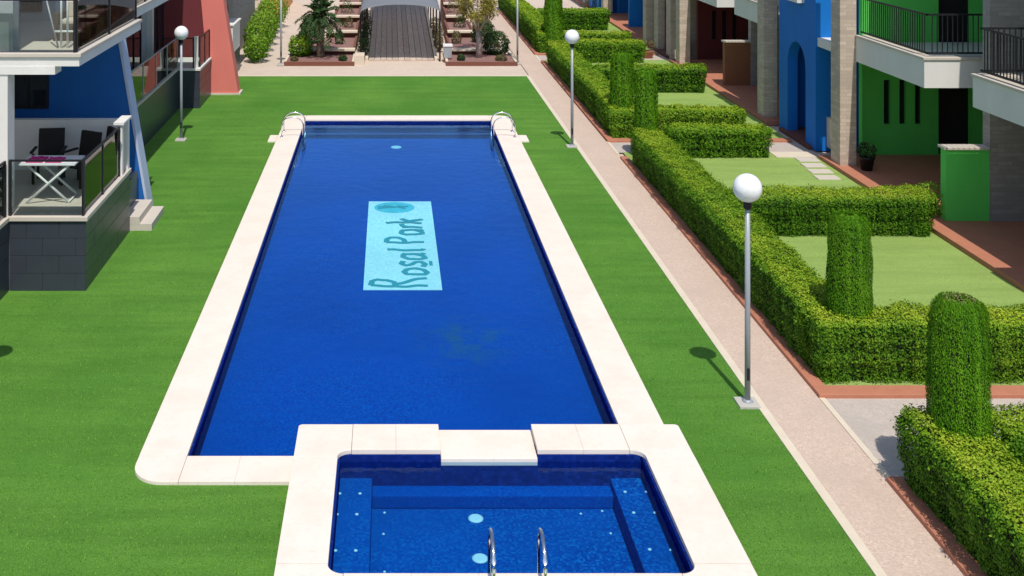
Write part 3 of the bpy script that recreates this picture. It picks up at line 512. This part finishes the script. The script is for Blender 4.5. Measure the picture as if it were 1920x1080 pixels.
# ------------------------------------------------------------------ left-hand house with the blue fin
hA = thing('terrace_house', 'house with blue slanted fin, slate-tiled terrace and glass balcony', 'house', (-6.5, 20.4, 0))
def tiles(parent, axis, p, a0, a1, z0, z1, tw, th, rows_off=.5, g=.006, d=.018):
    nr = round((z1-z0)/th); th = (z1-z0)/nr; cache = {}
    for r in range(nr):
        x = a0-(tw*rows_off if r % 2 else 0)
        while x < a1-.01:
            u0, u1 = max(x, a0), min(x+tw, a1); x += tw
            if u1-u0 < .04: continue
            key = round(u1-u0, 3); ww = u1-u0; loc = Vector((p, (u0+u1)/2, z0+th*(r+.5)) if axis == 'x' else ((u0+u1)/2, p, z0+th*(r+.5)))-origin(parent)
            loc[0 if axis == 'x' else 1] += random.uniform(-.002, .002)
            if key not in cache:
                m = MB(); m.box(*((-d, d, -ww/2+g/2, ww/2-g/2) if axis == 'x' else (-ww/2+g/2, ww/2-g/2, -d, d)), -th/2+g/2, th/2-g/2, .003); cache[key] = m.build('tile', 'slate_tile'); cache[key].parent = parent; cache[key].location = loc
            else: share(cache[key], loc, parent)
pl = B('plinth', 'slate_grout', hA, (-8.6, -5.56, 20.46, 23.9, -.05, 1.28)); tiles(pl, 'y', 20.46, -6.93, -5.545, 0, 1.28, .6, .29); tiles(pl, 'x', -5.56, 20.45, 23.9, 0, 1.28, .6, .29)
B('terrace_floor', 'beige_tile', hA, (-8.6, -5.5, 20.40, 23.9, 1.28, 1.36), bev=.008)
p2 = B('plinth', 'slate_grout', hA, (-9.6, -6.96, 14, 20.46, -.05, 1.28)); tiles(p2, 'x', -6.96, 18.6, 20.40, 0, 1.28, .6, .29); B('terrace_floor', 'beige_tile', hA, (-9.6, -6.92, 14, 20.40, 1.28, 1.36), bev=.008)
B('pillar', 'white_stucco', hA, (-7.36, -6.97, 20.45, 20.83, 1.36, 3.95), bev=.006); B('beam', 'white_stucco', hA, (-10, -6.1, 20.43, 20.83, 3.95, 4.10))
B('balcony_slab', 'white_stucco', hA, (-10, -5.66, 20.44, 25.5, 4.10, 4.27)); B('balcony_cap', 'beige_tile', hA, (-10, -5.62, 20.40, 20.62, 4.27, 4.34), (-5.86, -5.62, 20.62, 25.48, 4.27, 4.34), bev=.008); B('balcony_floor', 'beige_tile', hA, (-10, -5.87, 20.63, 25.4, 4.27, 4.30))
def glassrail(parent, segs, z0, z1, mat='tinted_glass', pm='iron', post=1.25):
    r = MB()
    for (x0, y0, x1, y1) in segs: r.box(min(x0, x1)-.02, max(x0, x1)+.02, min(y0, y1)-.02, max(y0, y1)+.02, z1-.03, z1+.005)
    r = r.build('railing', pm, parent)
    for (x0, y0, x1, y1) in segs:
        L_ = math.hypot(x1-x0, y1-y0); n = max(1, round(L_/post)); ux, uy = (x1-x0)/L_, (y1-y0)/L_
        for i in range(n+1): x, y = x0+ux*L_*i/n, y0+uy*L_*i/n; B('post', pm, r, (x-.022, x+.022, y-.022, y+.022, z0, z1-.03))
        for i in range(n):
            a, b_ = L_*i/n+.04, L_*(i+1)/n-.04; xs = sorted((x0+ux*a-.005*abs(uy), x0+ux*b_+.005*abs(uy))); ys = sorted((y0+uy*a-.005*abs(ux), y0+uy*b_+.005*abs(ux))); B('glass_pane', mat, r, (xs[0], xs[1], ys[0], ys[1], z0+.05, z1-.05))
glassrail(hA, [(-6.93, 20.48, -5.6, 20.48), (-5.6, 20.53, -5.6, 23.2)], 1.36, 2.38); glassrail(hA, [(-7.0, 14.2, -7.0, 20.38)], 1.36, 2.38); glassrail(hA, [(-10, 20.5, -5.76, 20.5), (-5.74, 20.55, -5.74, 25.35)], 4.34, 5.32, post=2.2)
B('rear_parapet', 'white_stucco', hA, (-8.6, -5.72, 23.72, 23.9, 1.36, 2.42)); B('parapet_post', 'white_stucco', hA, (-5.66, -5.54, 23.24, 23.36, 1.36, 2.40)); B('parapet_post', 'white_stucco', hA, (-5.70, -5.54, 23.74, 23.88, 1.36, 2.40)); B('post_cap', 'white_stucco', hA, (-5.72, -5.50, 23.2, 23.93, 2.42, 2.47)); 
B('landing', 'slate_tile', hA, (-8.6, -5.7, 23.9, 25.4, -.05, .9))
for i in range(2): B('step', 'beige_tile', hA, (-5.72, -5.08-.26*i, 23.95, 25.25, .15*i-.02, .15*i+.15), bev=.008)
FS = .168
fin = MB(); fin.prism([(-10, 0), (-5.50, 0), (-5.50-FS*4.1, 4.10), (-10, 4.10)], 25.5, 25.95, 'y'); fin = fin.build('blue_fin', 'navy_paint', hA)
e = MB(); e.prism([(-5.53, 0), (-5.47, 0), (-5.47-FS*4.1, 4.10), (-5.53-FS*4.1, 4.10)], 25.48, 25.97, 'y'); e.build('fin_edge', 'lit_blue_edge', fin)
window(fin, 'y', 25.5, -8.7, -7.75, 2.3, 3.75, 'iron', 1)
B('upper_wall', 'grey_stucco', hA, (-10, -7.6, 25.5, 26.1, 4.10, 7.4)); B('facade', 'grey_stucco', hA, (-10.2, -8.9, 14, 25.5, 1.36, 3.95)); B('upper_facade', 'grey_stucco', hA, (-10.2, -8.4, 20.9, 25.5, 4.30, 7.4))
window(hA, 'y', 25.5, -9.6, -7.9, 4.5, 6.8, 'iron', 1); window(hA, 'x', -8.4, 21.2, 25.2, 4.4, 6.8, 'iron', 3, face=1); window(hA, 'x', -8.9, 15, 19.5, 1.4, 3.7, 'iron', 3, face=1)
B('upper_pillar', 'grey_stucco', hA, (-7.36, -6.95, 20.68, 21.0, 4.30, 7.4)); B('upper_parapet', 'white_stucco', hA, (-8.2, -7.02, 20.66, 20.68, 4.30, 4.88)); B('roof', 'white_stucco', hA, (-10.4, -6.6, 20.5, 26.2, 7.4, 7.6))
# things on the terraces
tb = thing('folding_table', 'white folding table with crossed legs on the tiled terrace', 'table', (-6.48, 21.55, 1.36)); tz = 2.12
B('table_top', 'white_plastic', tb, (-7.03, -5.95, 21.2, 21.9, tz-.035, tz), bev=.012)
for y in (21.28, 21.82):
    for s_ in (-1, 1): MB().tube([(-6.49-s_*.42, y+.025*s_, tz-.03), (-6.49+s_*.40, y+.025*s_, 1.372)], .024, 8).build('leg', 'white_plastic', tb)
for x in (-6.89, -6.09): MB().tube([(x, 21.28, 1.39), (x, 21.82, 1.39)], .018, 8).build('foot_bar', 'white_plastic', tb)
def cloth(label, x0, x1, y0, y1, z, mat, name='folded_cloth'):
    m = MB(); n = 6
    g = [[m.b.verts.new((x0+(x1-x0)*i/n, y0+(y1-y0)*j/n, z+.025+.018*math.sin(i*1.9+j*2.3)+.012*math.sin(j*3.1))) for i in range(n+1)] for j in range(n+1)]
    for j in range(n):
        for i in range(n): m.b.faces.new((g[j][i], g[j][i+1], g[j+1][i+1], g[j+1][i]))
    ed = [q for q in m.b.edges if q.is_boundary]; r = bmesh.ops.extrude_edge_only(m.b, edges=ed)
    for v in [q for q in r['geom'] if isinstance(q, bmesh.types.BMVert)]: v.co.z = z
    o = m.build(name, mat); tag(o, label, 'cloth'); return o
cloth('magenta folded cloth on the white table', -6.92, -6.60, 21.3, 21.7, tz, 'magenta_cloth'); cloth('second magenta cloth bunched on the white table beside the first', -6.55, -6.25, 21.3, 21.65, tz, 'magenta_cloth')
def chair(label, x, y, rz):
    c = thing('terrace_chair', label, 'chair', (x, y, 1.36), 'dark terrace chairs'); c.rotation_euler.z = rz; z = 0
    def part(n, *bx, bev=.012, mat='dark_wicker'):
        o = B(n, mat, None, *bx, bev=bev); o.parent = c; return o
    part('seat', (-.27, .27, -.27, .27, .38, .46)); bk = MB().prism([(.22, .44), (.29, .44), (.38, 1.0), (.32, 1.0)], -.26, .26, 'x', .01).build('backrest', 'dark_wicker'); bk.parent = c
    for sx in (-1, 1):
        part('armrest', (sx*.30-.03, sx*.30+.03, -.26, .26, .62, .66))
        for sy in (-1, 1): part('leg', (sx*.26-.025, sx*.26+.025, sy*.24-.025, sy*.24+.025, 0, .40 if sy > 0 else .62), bev=.004)
chair('dark chair against the rear parapet, beside the white pillar', -6.95, 22.85, .1); chair('dark chair at the terrace table, in the middle of three', -6.25, 22.6, -.5); chair('dark chair at the terrace table nearest the white frame posts', -5.98, 23.0, -.9)
ar = thing('clothes_airer', 'white folding clothes airer standing upright on the glass balcony', 'airer', (-6.2, 21.3, 4.30))
for x in (-6.24, -6.12): MB().tube([(x, 21.3, 4.30), (x, 21.3, 5.9)], .022, 8).build('upright', 'white_plastic', ar)
for z in (4.62, 5.28, 5.75): MB().tube([(-6.36, 21.3, z), (-6.0, 21.3, z)], .02, 8).build('crossbar', 'white_plastic', ar)
MB().tube([(-6.62, 21.5, 5.35), (-6.3, 21.3, 4.32)], .018, 8).build('brace', 'pole_metal', ar)
def wicker(label, x, y):
    s = thing('wicker_armchair', label, 'armchair', (x, y, 4.30), 'wicker armchairs'); B('seat', 'brown_wicker', s, (x-.35, x+.35, y-.35, y+.35, 4.30, 4.62), bev=.03); B('backrest', 'brown_wicker', s, (x-.35, x+.35, y+.25, y+.38, 4.62, 5.1), bev=.03)
    for d in (-1, 1): B('armrest', 'brown_wicker', s, (x+d*.35-.06, x+d*.35+.06, y-.35, y+.35, 4.30, 4.86), bev=.02)
    B('cushion', 'cushion', s, (x-.27, x+.27, y-.3, y+.22, 4.62, 4.72), bev=.03); B('back_cushion', 'cushion', s, (x-.25, x+.25, y+.12, y+.25, 4.72, 5.05), bev=.03)
wicker('brown wicker armchair on the glass balcony, beside the clothes airer', -6.28, 22.6); wicker('brown wicker armchair on the glass balcony, by the wall', -6.28, 24.2)
# ------------------------------------------------------------------ left-hand house with the red fin
hB = thing('terrace_house', 'house with sloping red fin and recessed dark terrace', 'house', (-7, 33, 0))
B('plinth', 'slate_tile', hB, (-9, -6.9, 26.23, 36.8, -.05, 1.3)); B('terrace_floor', 'beige_tile', hB, (-9, -6.87, 26.23, 36.75, 1.3, 1.36)); glassrail(hB, [(-6.93, 26.4, -6.93, 36.6)], 1.36, 2.36, 'green_reflection_glass', 'pole_metal', 1.7)
p3 = B('plinth', 'slate_grout', hB, (-9, -6.24, 36.8, 39.1, -.05, 1.24)); tiles(p3, 'y', 36.8, -6.9, -6.225, 0, 1.24, .6, .3); tiles(p3, 'x', -6.24, 36.79, 39.1, 0, 1.24, .6, .3)
B('terrace_cap', 'white_stucco', hB, (-9, -6.2, 36.75, 39.1, 1.24, 1.31)); B('terrace_post', 'white_stucco', hB, (-6.42, -6.30, 36.85, 36.97, 1.31, 2.35)); glassrail(hB, [(-7.6, 36.86, -6.45, 36.86), (-6.27, 37.05, -6.27, 39.0)], 1.31, 2.3, 'tinted_glass')
B('facade', 'grey_stucco', hB, (-9, -7.9, 26.2, 39.2, 1.36, 7.2)); window(hB, 'x', -7.9, 37.0, 39.0, 1.40, 3.25, 'iron', 1, face=1); window(hB, 'x', -7.9, 28, 31.5, 1.40, 3.4, 'iron', 2, face=1); window(hB, 'x', -7.9, 32.5, 35.5, 1.40, 3.4, 'iron', 2, face=1)
B('column', 'white_stucco', hB, (-7.9, -7.72, 36.5, 36.72, 1.36, 4.1)); B('balcony_slab', 'white_stucco', hB, (-7.9, -6.25, 26.2, 36.4, 4.1, 4.3)); B('balcony_cap', 'beige_tile', hB, (-6.45, -6.21, 26.2, 36.43, 4.3, 4.36)); glassrail(hB, [(-6.3, 26.4, -6.3, 36.3)], 4.36, 5.3)
rf = MB(); rf.prism([(-6.28, 0), (-5.27, 0), (-5.27-.162*6.6, 6.6), (-6.28-.09*6.6, 6.6)], 39.12, 39.75, 'y'); rf = rf.build('red_fin', 'red_paint', hB); rf['label'] = 'tall leaning red fin standing on the grass'
B('plinth_strip', 'beige_tile', rf, (-6.3, -5.2, 39.08, 39.79, -.05, .06)); B('red_wall', 'maroon_and_shaded_red', hB, (-9, -6.2, 39.2, 39.6, 0, 7.2)); B('roof', 'white_stucco', hB, (-9.2, -7, 26.2, 39.7, 7.2, 7.4))  # red wall behind the fin: its shade is put into the darker maroon
# ------------------------------------------------------------------ farther houses on the left
hC = thing('terrace_house', 'stone house with white balcony parapet behind the red fin', 'house', (-7.2, 46, 0)); B('wall', 'grey_stone', hC, (-10, -6.6, 42, 55, -.05, 7)); window(hC, 'x', -6.6, 43.2, 45.6, .6, 2.4, 'iron', 1, face=1); window(hC, 'x', -6.6, 47.5, 50, 3.4, 5.4, 'iron', 1, face=1); window(hC, 'x', -6.6, 43.2, 45.6, 3.6, 5.4, 'iron', 1, face=1)
B('porch', 'slate_tile', hC, (-6.6, -5.95, 42.6, 44.6, -.05, .9)); B('porch_parapet', 'white_stucco', hC, (-6.12, -5.95, 42.6, 44.6, .9, 1.95)); B('porch_parapet', 'white_stucco', hC, (-6.6, -6.12, 42.6, 42.75, .9, 1.95)); B('porch_cap', 'white_stucco', hC, (-6.6, -5.9, 42.55, 44.65, 1.95, 2.0))
B('balcony', 'white_stucco', hC, (-6.6, -5.95, 42.6, 46.6, 3.0, 3.2)); 
hD = thing('terrace_house', 'beige and orange house end beyond the bright green bushes', 'house', (-7, 61, 0)); B('wall', 'beige_stucco', hD, (-12, -6.75, 60.5, 70, -.05, 6)); B('orange_wall', 'orange_paint', hD, (-6.75, -5.95, 60.2, 69, -.05, 6)); window(hD, 'y', 60.5, -8.4, -7.3, .5, 2.2, 'iron', 1); B('balcony', 'white_stucco', hD, (-8.6, -7, 59.6, 60.5, 2.6, 3.4))
for i, (x, y, r, hz) in enumerate(((-5.5, 46.3, .55, .55), (-5.6, 47.6, .6, .75), (-5.7, 49.2, .65, .8), (-5.75, 51, .7, .8), (-5.8, 53, .7, .9), (-5.85, 55, .7, .9), (-5.9, 57.2, .8, .9))):
    shrub(('bright green bush nearest the grass, at the corner of the stone house', 'bright green bush, second from the grass along the stone house', 'bright green bush, third from the grass along the stone house', 'bright green bush, fourth from the grass along the stone house', 'bright green bush, third from the orange wall', 'bright green bush, next but one to the orange wall', 'bright green bush standing next to the orange wall')[i], (x, y), r, hz, 'bright_leaf', 900, .13, 'bush', 'bright green bushes')
# ------------------------------------------------------------------ gravel beds, ramp and canopy at the far end
zr = lambda y: .02+.047*(y-46.6)
def bed(label, x0, x1, inner, outer, rows):
    b = thing('gravel_bed', label, 'planting bed', ((x0+x1)/2, 45.4, 0), 'stepped gravel beds'); B('front_bed', 'gravel', b, (x0+.1, x1-.1, 45.5, rows[0][0]+.3, -.05, .09)); B('front_kerb', 'terracotta_dark', b, (x0, x1, 45.38, 45.5, -.05, .12)); B('side_kerb', 'kerb_pale', b, (x0, x0+.1, 45.5, 48.4, -.05, .14), (x1-.1, x1, 45.5, 48.4, -.05, .14))
    for i, (y, a, c, z) in enumerate(rows):
        yn = rows[i+1][0] if i+1 < len(rows) else y+3.4
        B('riser', 'terracotta_dark', b, (a+.05, c-.05, y+.28, y+.42, -.05, z-.09)); B('gravel_fill', 'gravel', b, (a+.04, c-.04, y+.42, yn+.3, -.05, z-.04)); B('bench_slab', 'kerb_pale', b, (a, c, y, y+.45, z-.09, z), bev=.012)
        for sx in (a, c-.1): B('side_kerb', 'terracotta_dark', b, (sx, sx+.1, y+.45, yn+.25, -.05, z+.05))
bed('stepped mauve gravel bed with pale benches around the palm', -4.28, -1.42, -1.42, -4.28, [(47.4, -3.85, -1.45, .34), (51.0, -2.9, -1.45, .62), (54.4, -2.7, -1.45, .9), (57.8, -2.6, -1.45, 1.15)])
bed('stepped mauve gravel bed with pale benches around the yellow-green tree', 2.3, 5.2, 2.3, 5.2, [(47.4, 2.55, 4.75, .34), (51.0, 2.65, 3.85, .62), (54.4, 2.75, 3.75, .9), (57.8, 2.8, 3.8, 1.15)])
rp = thing('timber_ramp', 'grey timber boardwalk ramp under the arched canopy', 'ramp', (.46, 46.6, 0)); n = 11; rx0, rx1 = -.86, 1.86; bw = (rx1-rx0)/n; src = None
for i in range(n):
    if src is None:
        m = MB(); m.prism([(46.6, -.05), (61, -.05+.047*14.4), (61, .03+.047*14.4), (46.6, .03)], -bw/2+.008, bw/2-.008, 'x'); src = m.build('board', 'deck_wood'); src.parent = rp; loc0 = Vector((rx0+bw/2, 0, 0))-origin(rp); src.location = loc0
    else: share(src, loc0+Vector((bw*i, 0, random.uniform(-.004, .004))), rp)
m = MB()
m.prism([(46.62, -.3), (60.9, -.3), (60.9, -.08+.047*14.3), (46.62, -.07)], rx0+.02, rx1-.02, 'x'); m.build('joists', 'soil', rp)
for x in (rx0-.14, rx1+.02):
    m = MB(); m.prism([(46.5, -.05), (61, -.05), (61, .12+.047*14.4), (46.5, .12)], x, x+.12, 'x'); m.build('edge_kerb', 'kerb_pale', rp)
B('end_kerb', 'kerb_pale', rp, (rx0, rx1, 61, 61.3, 0, .80))
cn = thing('arched_canopy', 'grey-blue arched fabric canopy on posts over the timber ramp', 'canopy', (.46, 47, 0)); m = MB(); cx, hw = .46, 1.67; A = 16; ys = [45.7, 49.5, 52.5, 56, 60.5]
rows = []
for y in ys:
    zz = max(zr(y), .02)-.03; rows.append([m.b.verts.new((cx+hw*math.cos(math.pi*(1-i/A)), y, 2.02+zz+.42*math.sin(math.pi*i/A)**.8)) for i in range(A+1)])
for j in range(len(ys)-1):
    for i in range(A): f = m.b.faces.new((rows[j][i], rows[j][i+1], rows[j+1][i+1], rows[j+1][i])); f.smooth = True
fb = m.build('fabric', 'canopy_cloth', cn); sm = fb.modifiers.new('solid', 'SOLIDIFY'); sm.thickness = .015
for y in (46.55, 50, 53.5, 57, 60.4):
    for x in (cx-hw+.03, cx+hw-.03): MB().tube([(x, y, -.05), (x, y, 2.04+zr(y))], .035, 8).build('post', 'iron', cn)
    MB().tube([(cx+(hw-.03)*math.cos(math.pi*(1-i/A)), y, 1.99+zr(y)+.42*math.sin(math.pi*i/A)**.8) for i in range(A+1)], .025, 6).build('hoop', 'iron', cn)
pi = B('end_pier', 'beige_stucco', None, (-1.42, -1.02, 45.6, 46.4, -.05, .36), bev=.015); tag(pi, 'low beige pier at the foot of the timber ramp by the palm bed', 'pier')
bn = thing('litter_bin', 'pale square bin at the corner of the gravel bed by the ramp', 'bin', (2.42, 46.4, 0)); B('bin_body', 'pole_metal', bn, (2.25, 2.58, 46.2, 46.55, .15, .62), bev=.02); B('bin_top', 'white_plastic', bn, (2.22, 2.61, 46.17, 46.58, .62, .70), bev=.015); B('bin_foot', 'terracotta_dark', bn, (2.25, 2.58, 46.2, 46.55, -.02, .15))
for (x, y, r, hz, mt, lb) in ((-1.1, 47.2, .28, .42, 'dark_leaf', 'dark shrub between the ramp and the palm bed, at the foot'), (-1.12, 49.3, .26, .45, 'dark_leaf', 'dark shrub between the ramp and the palm bed, second up'), (-1.1, 51.8, .3, .5, 'dark_leaf', 'dark shrub between the ramp and the palm bed, third up'), (-1.1, 54.6, .3, .6, 'dry_leaf', 'brownish shrub between the ramp and the palm bed, near the top'),
        (2.15, 49.0, .22, .4, 'dry_leaf', 'dry brown shrub between the ramp and the tree bed, behind the bin'), (2.2, 51.0, .27, .5, 'dry_leaf', 'dry brown shrub between the ramp and the tree bed, second from the bin'), (2.2, 53.4, .28, .5, 'dry_leaf', 'dry brown shrub between the ramp and the tree bed, third from the bin'),
        (-3.75, 47.15, .52, .5, 'hedge_leaf', 'round yellow-green shrub in the palm bed beside the lamp post'), (-3.5, 49.6, .5, .6, 'dark_leaf', 'dark round shrub behind the yellow-green one in the palm bed'), (4.55, 47.6, .58, .55, 'dark_leaf', 'large dark round shrub in the bed by the path'), (4.2, 49.8, .55, .6, 'dark_leaf', 'dark shrub behind the yellow-green tree'),
        (-2.2, 49.2, .2, .5, 'dark_leaf', 'dark tuft in the second gravel step of the palm bed'), (-1.9, 52.6, .26, .55, 'dry_leaf', 'brown tuft in the third gravel step of the palm bed'), (-2.1, 56.0, .34, .8, 'dark_leaf', 'dark shrub in the top gravel step of the palm bed'), (2.95, 49.3, .22, .45, 'dry_leaf', 'brown tuft in the second gravel step of the tree bed'), (3.3, 52.7, .3, .6, 'dark_leaf', 'dark tuft in the third gravel step of the tree bed'), (3.2, 56.0, .36, .85, 'dry_leaf', 'brown shrub in the top gravel step of the tree bed'), (-3.6, 52.6, .6, .6, 'dark_leaf', 'dark broad shrub on the paving beside the palm bed steps'), (4.4, 52.8, .5, .5, 'dry_leaf', 'dry broad shrub on the paving beside the tree bed steps'),
        (-3.9, 45.9, .16, .14, 'dry_leaf', 'tiny plant in the front gravel of the palm bed, near its lamp post'), (-1.9, 45.95, .17, .16, 'dark_leaf', 'tiny plant in the front gravel of the palm bed, near the pier'), (2.95, 46.0, .16, .18, 'dark_leaf', 'tiny plant in the gravel beside the pale bin'), (4.6, 46.0, .24, .16, 'dry_leaf', 'low brown plant in the gravel in front of the dark round shrub')):
    shrub(lb, (x, y), r, hz, mt, 1800 if r > .4 else 600, .10 if r > .4 else .08)
def palm(x, y, z0, h, label):
    p = thing('palm_tree', label, 'tree', (x, y, z0)); m = MB(); prof = []
    for i in range(22): prof.append((.17-.04*i/22+.02*(i % 2), h*i/21))
    m.lathe((x, y, z0), prof, 14); m.build('trunk', 'bark', p); P, Dn, Ax = [], [], []
    for i in range(46):
        a = i*2.4; el = math.radians(80-105*(i/46)); L_ = random.uniform(.95, 1.3); pts = []
        for k in range(15):
            s = k/14; r = L_*s*math.cos(el)*(1-.1*s); zz = L_*s*math.sin(el)-.55*s*s*(.4+math.cos(el)); pts.append(Vector((x+r*math.cos(a), y+r*math.sin(a), z0+h+zz)))
        for k in range(2, 15):
            d = (pts[k]-pts[k-1]).normalized(); sd = d.cross(Vector((0, 0, 1))); sd = sd.normalized() if sd.length > .01 else Vector((1, 0, 0)); ll = .34*math.sin(math.pi*(.15+.8*k/15))
            for s_ in (-1, 1): t = (sd*s_+d*.7-Vector((0, 0, .25))).normalized(); P.append(pts[k]+t*ll*.5); Dn.append(d.cross(t)*s_); Ax.append(t)
    leaves('crown', np.array([list(q) for q in P]), np.array([list(q) for q in Dn]), .30, 'dark_leaf', p, .15, .2, .35+.3*RNG.uniform(0, 1, len(P)), np.array([list(q) for q in Ax])*4)
palm(-2.88, 46.9, .08, 1.75, 'dark green palm rising from the gravel bed')
tr = thing('garden_tree', 'yellow-green tree with pale trunk in the gravel bed by the path', 'tree', (3.75, 46.8, .08)); m = MB(); m.tube([(3.75, 46.8, .05), (3.76, 46.82, .6), (3.72, 46.8, 1.2)], .15, 10, .10); m.build('trunk', 'pale_bark', tr); m = MB(); tips = []
for i in range(9):
    a = i*.7+.2; q = Vector((3.72+.75*math.cos(a)*(.6+.4*(i % 2)), 46.8+.75*math.sin(a), 1.9+.35*(i % 3))); tips.append(q); m.tube([(3.72, 46.8, 1.15), ((3.72+q.x)/2+.05, (46.8+q.y)/2, 1.55), tuple(q)], .045, 6, .015)
m.build('limbs', 'pale_bark', tr); PP, DD = [], []
for q in tips:
    D = norm(RNG.normal(size=(330, 3))); PP.append(np.array(q)+D*RNG.uniform(.3, 1, (330, 1))*np.array([.46, .46, .34])); DD.append(D)
leaves('crown', np.concatenate(PP), np.concatenate(DD), .13, 'yellow_leaf', tr, .7, .35)
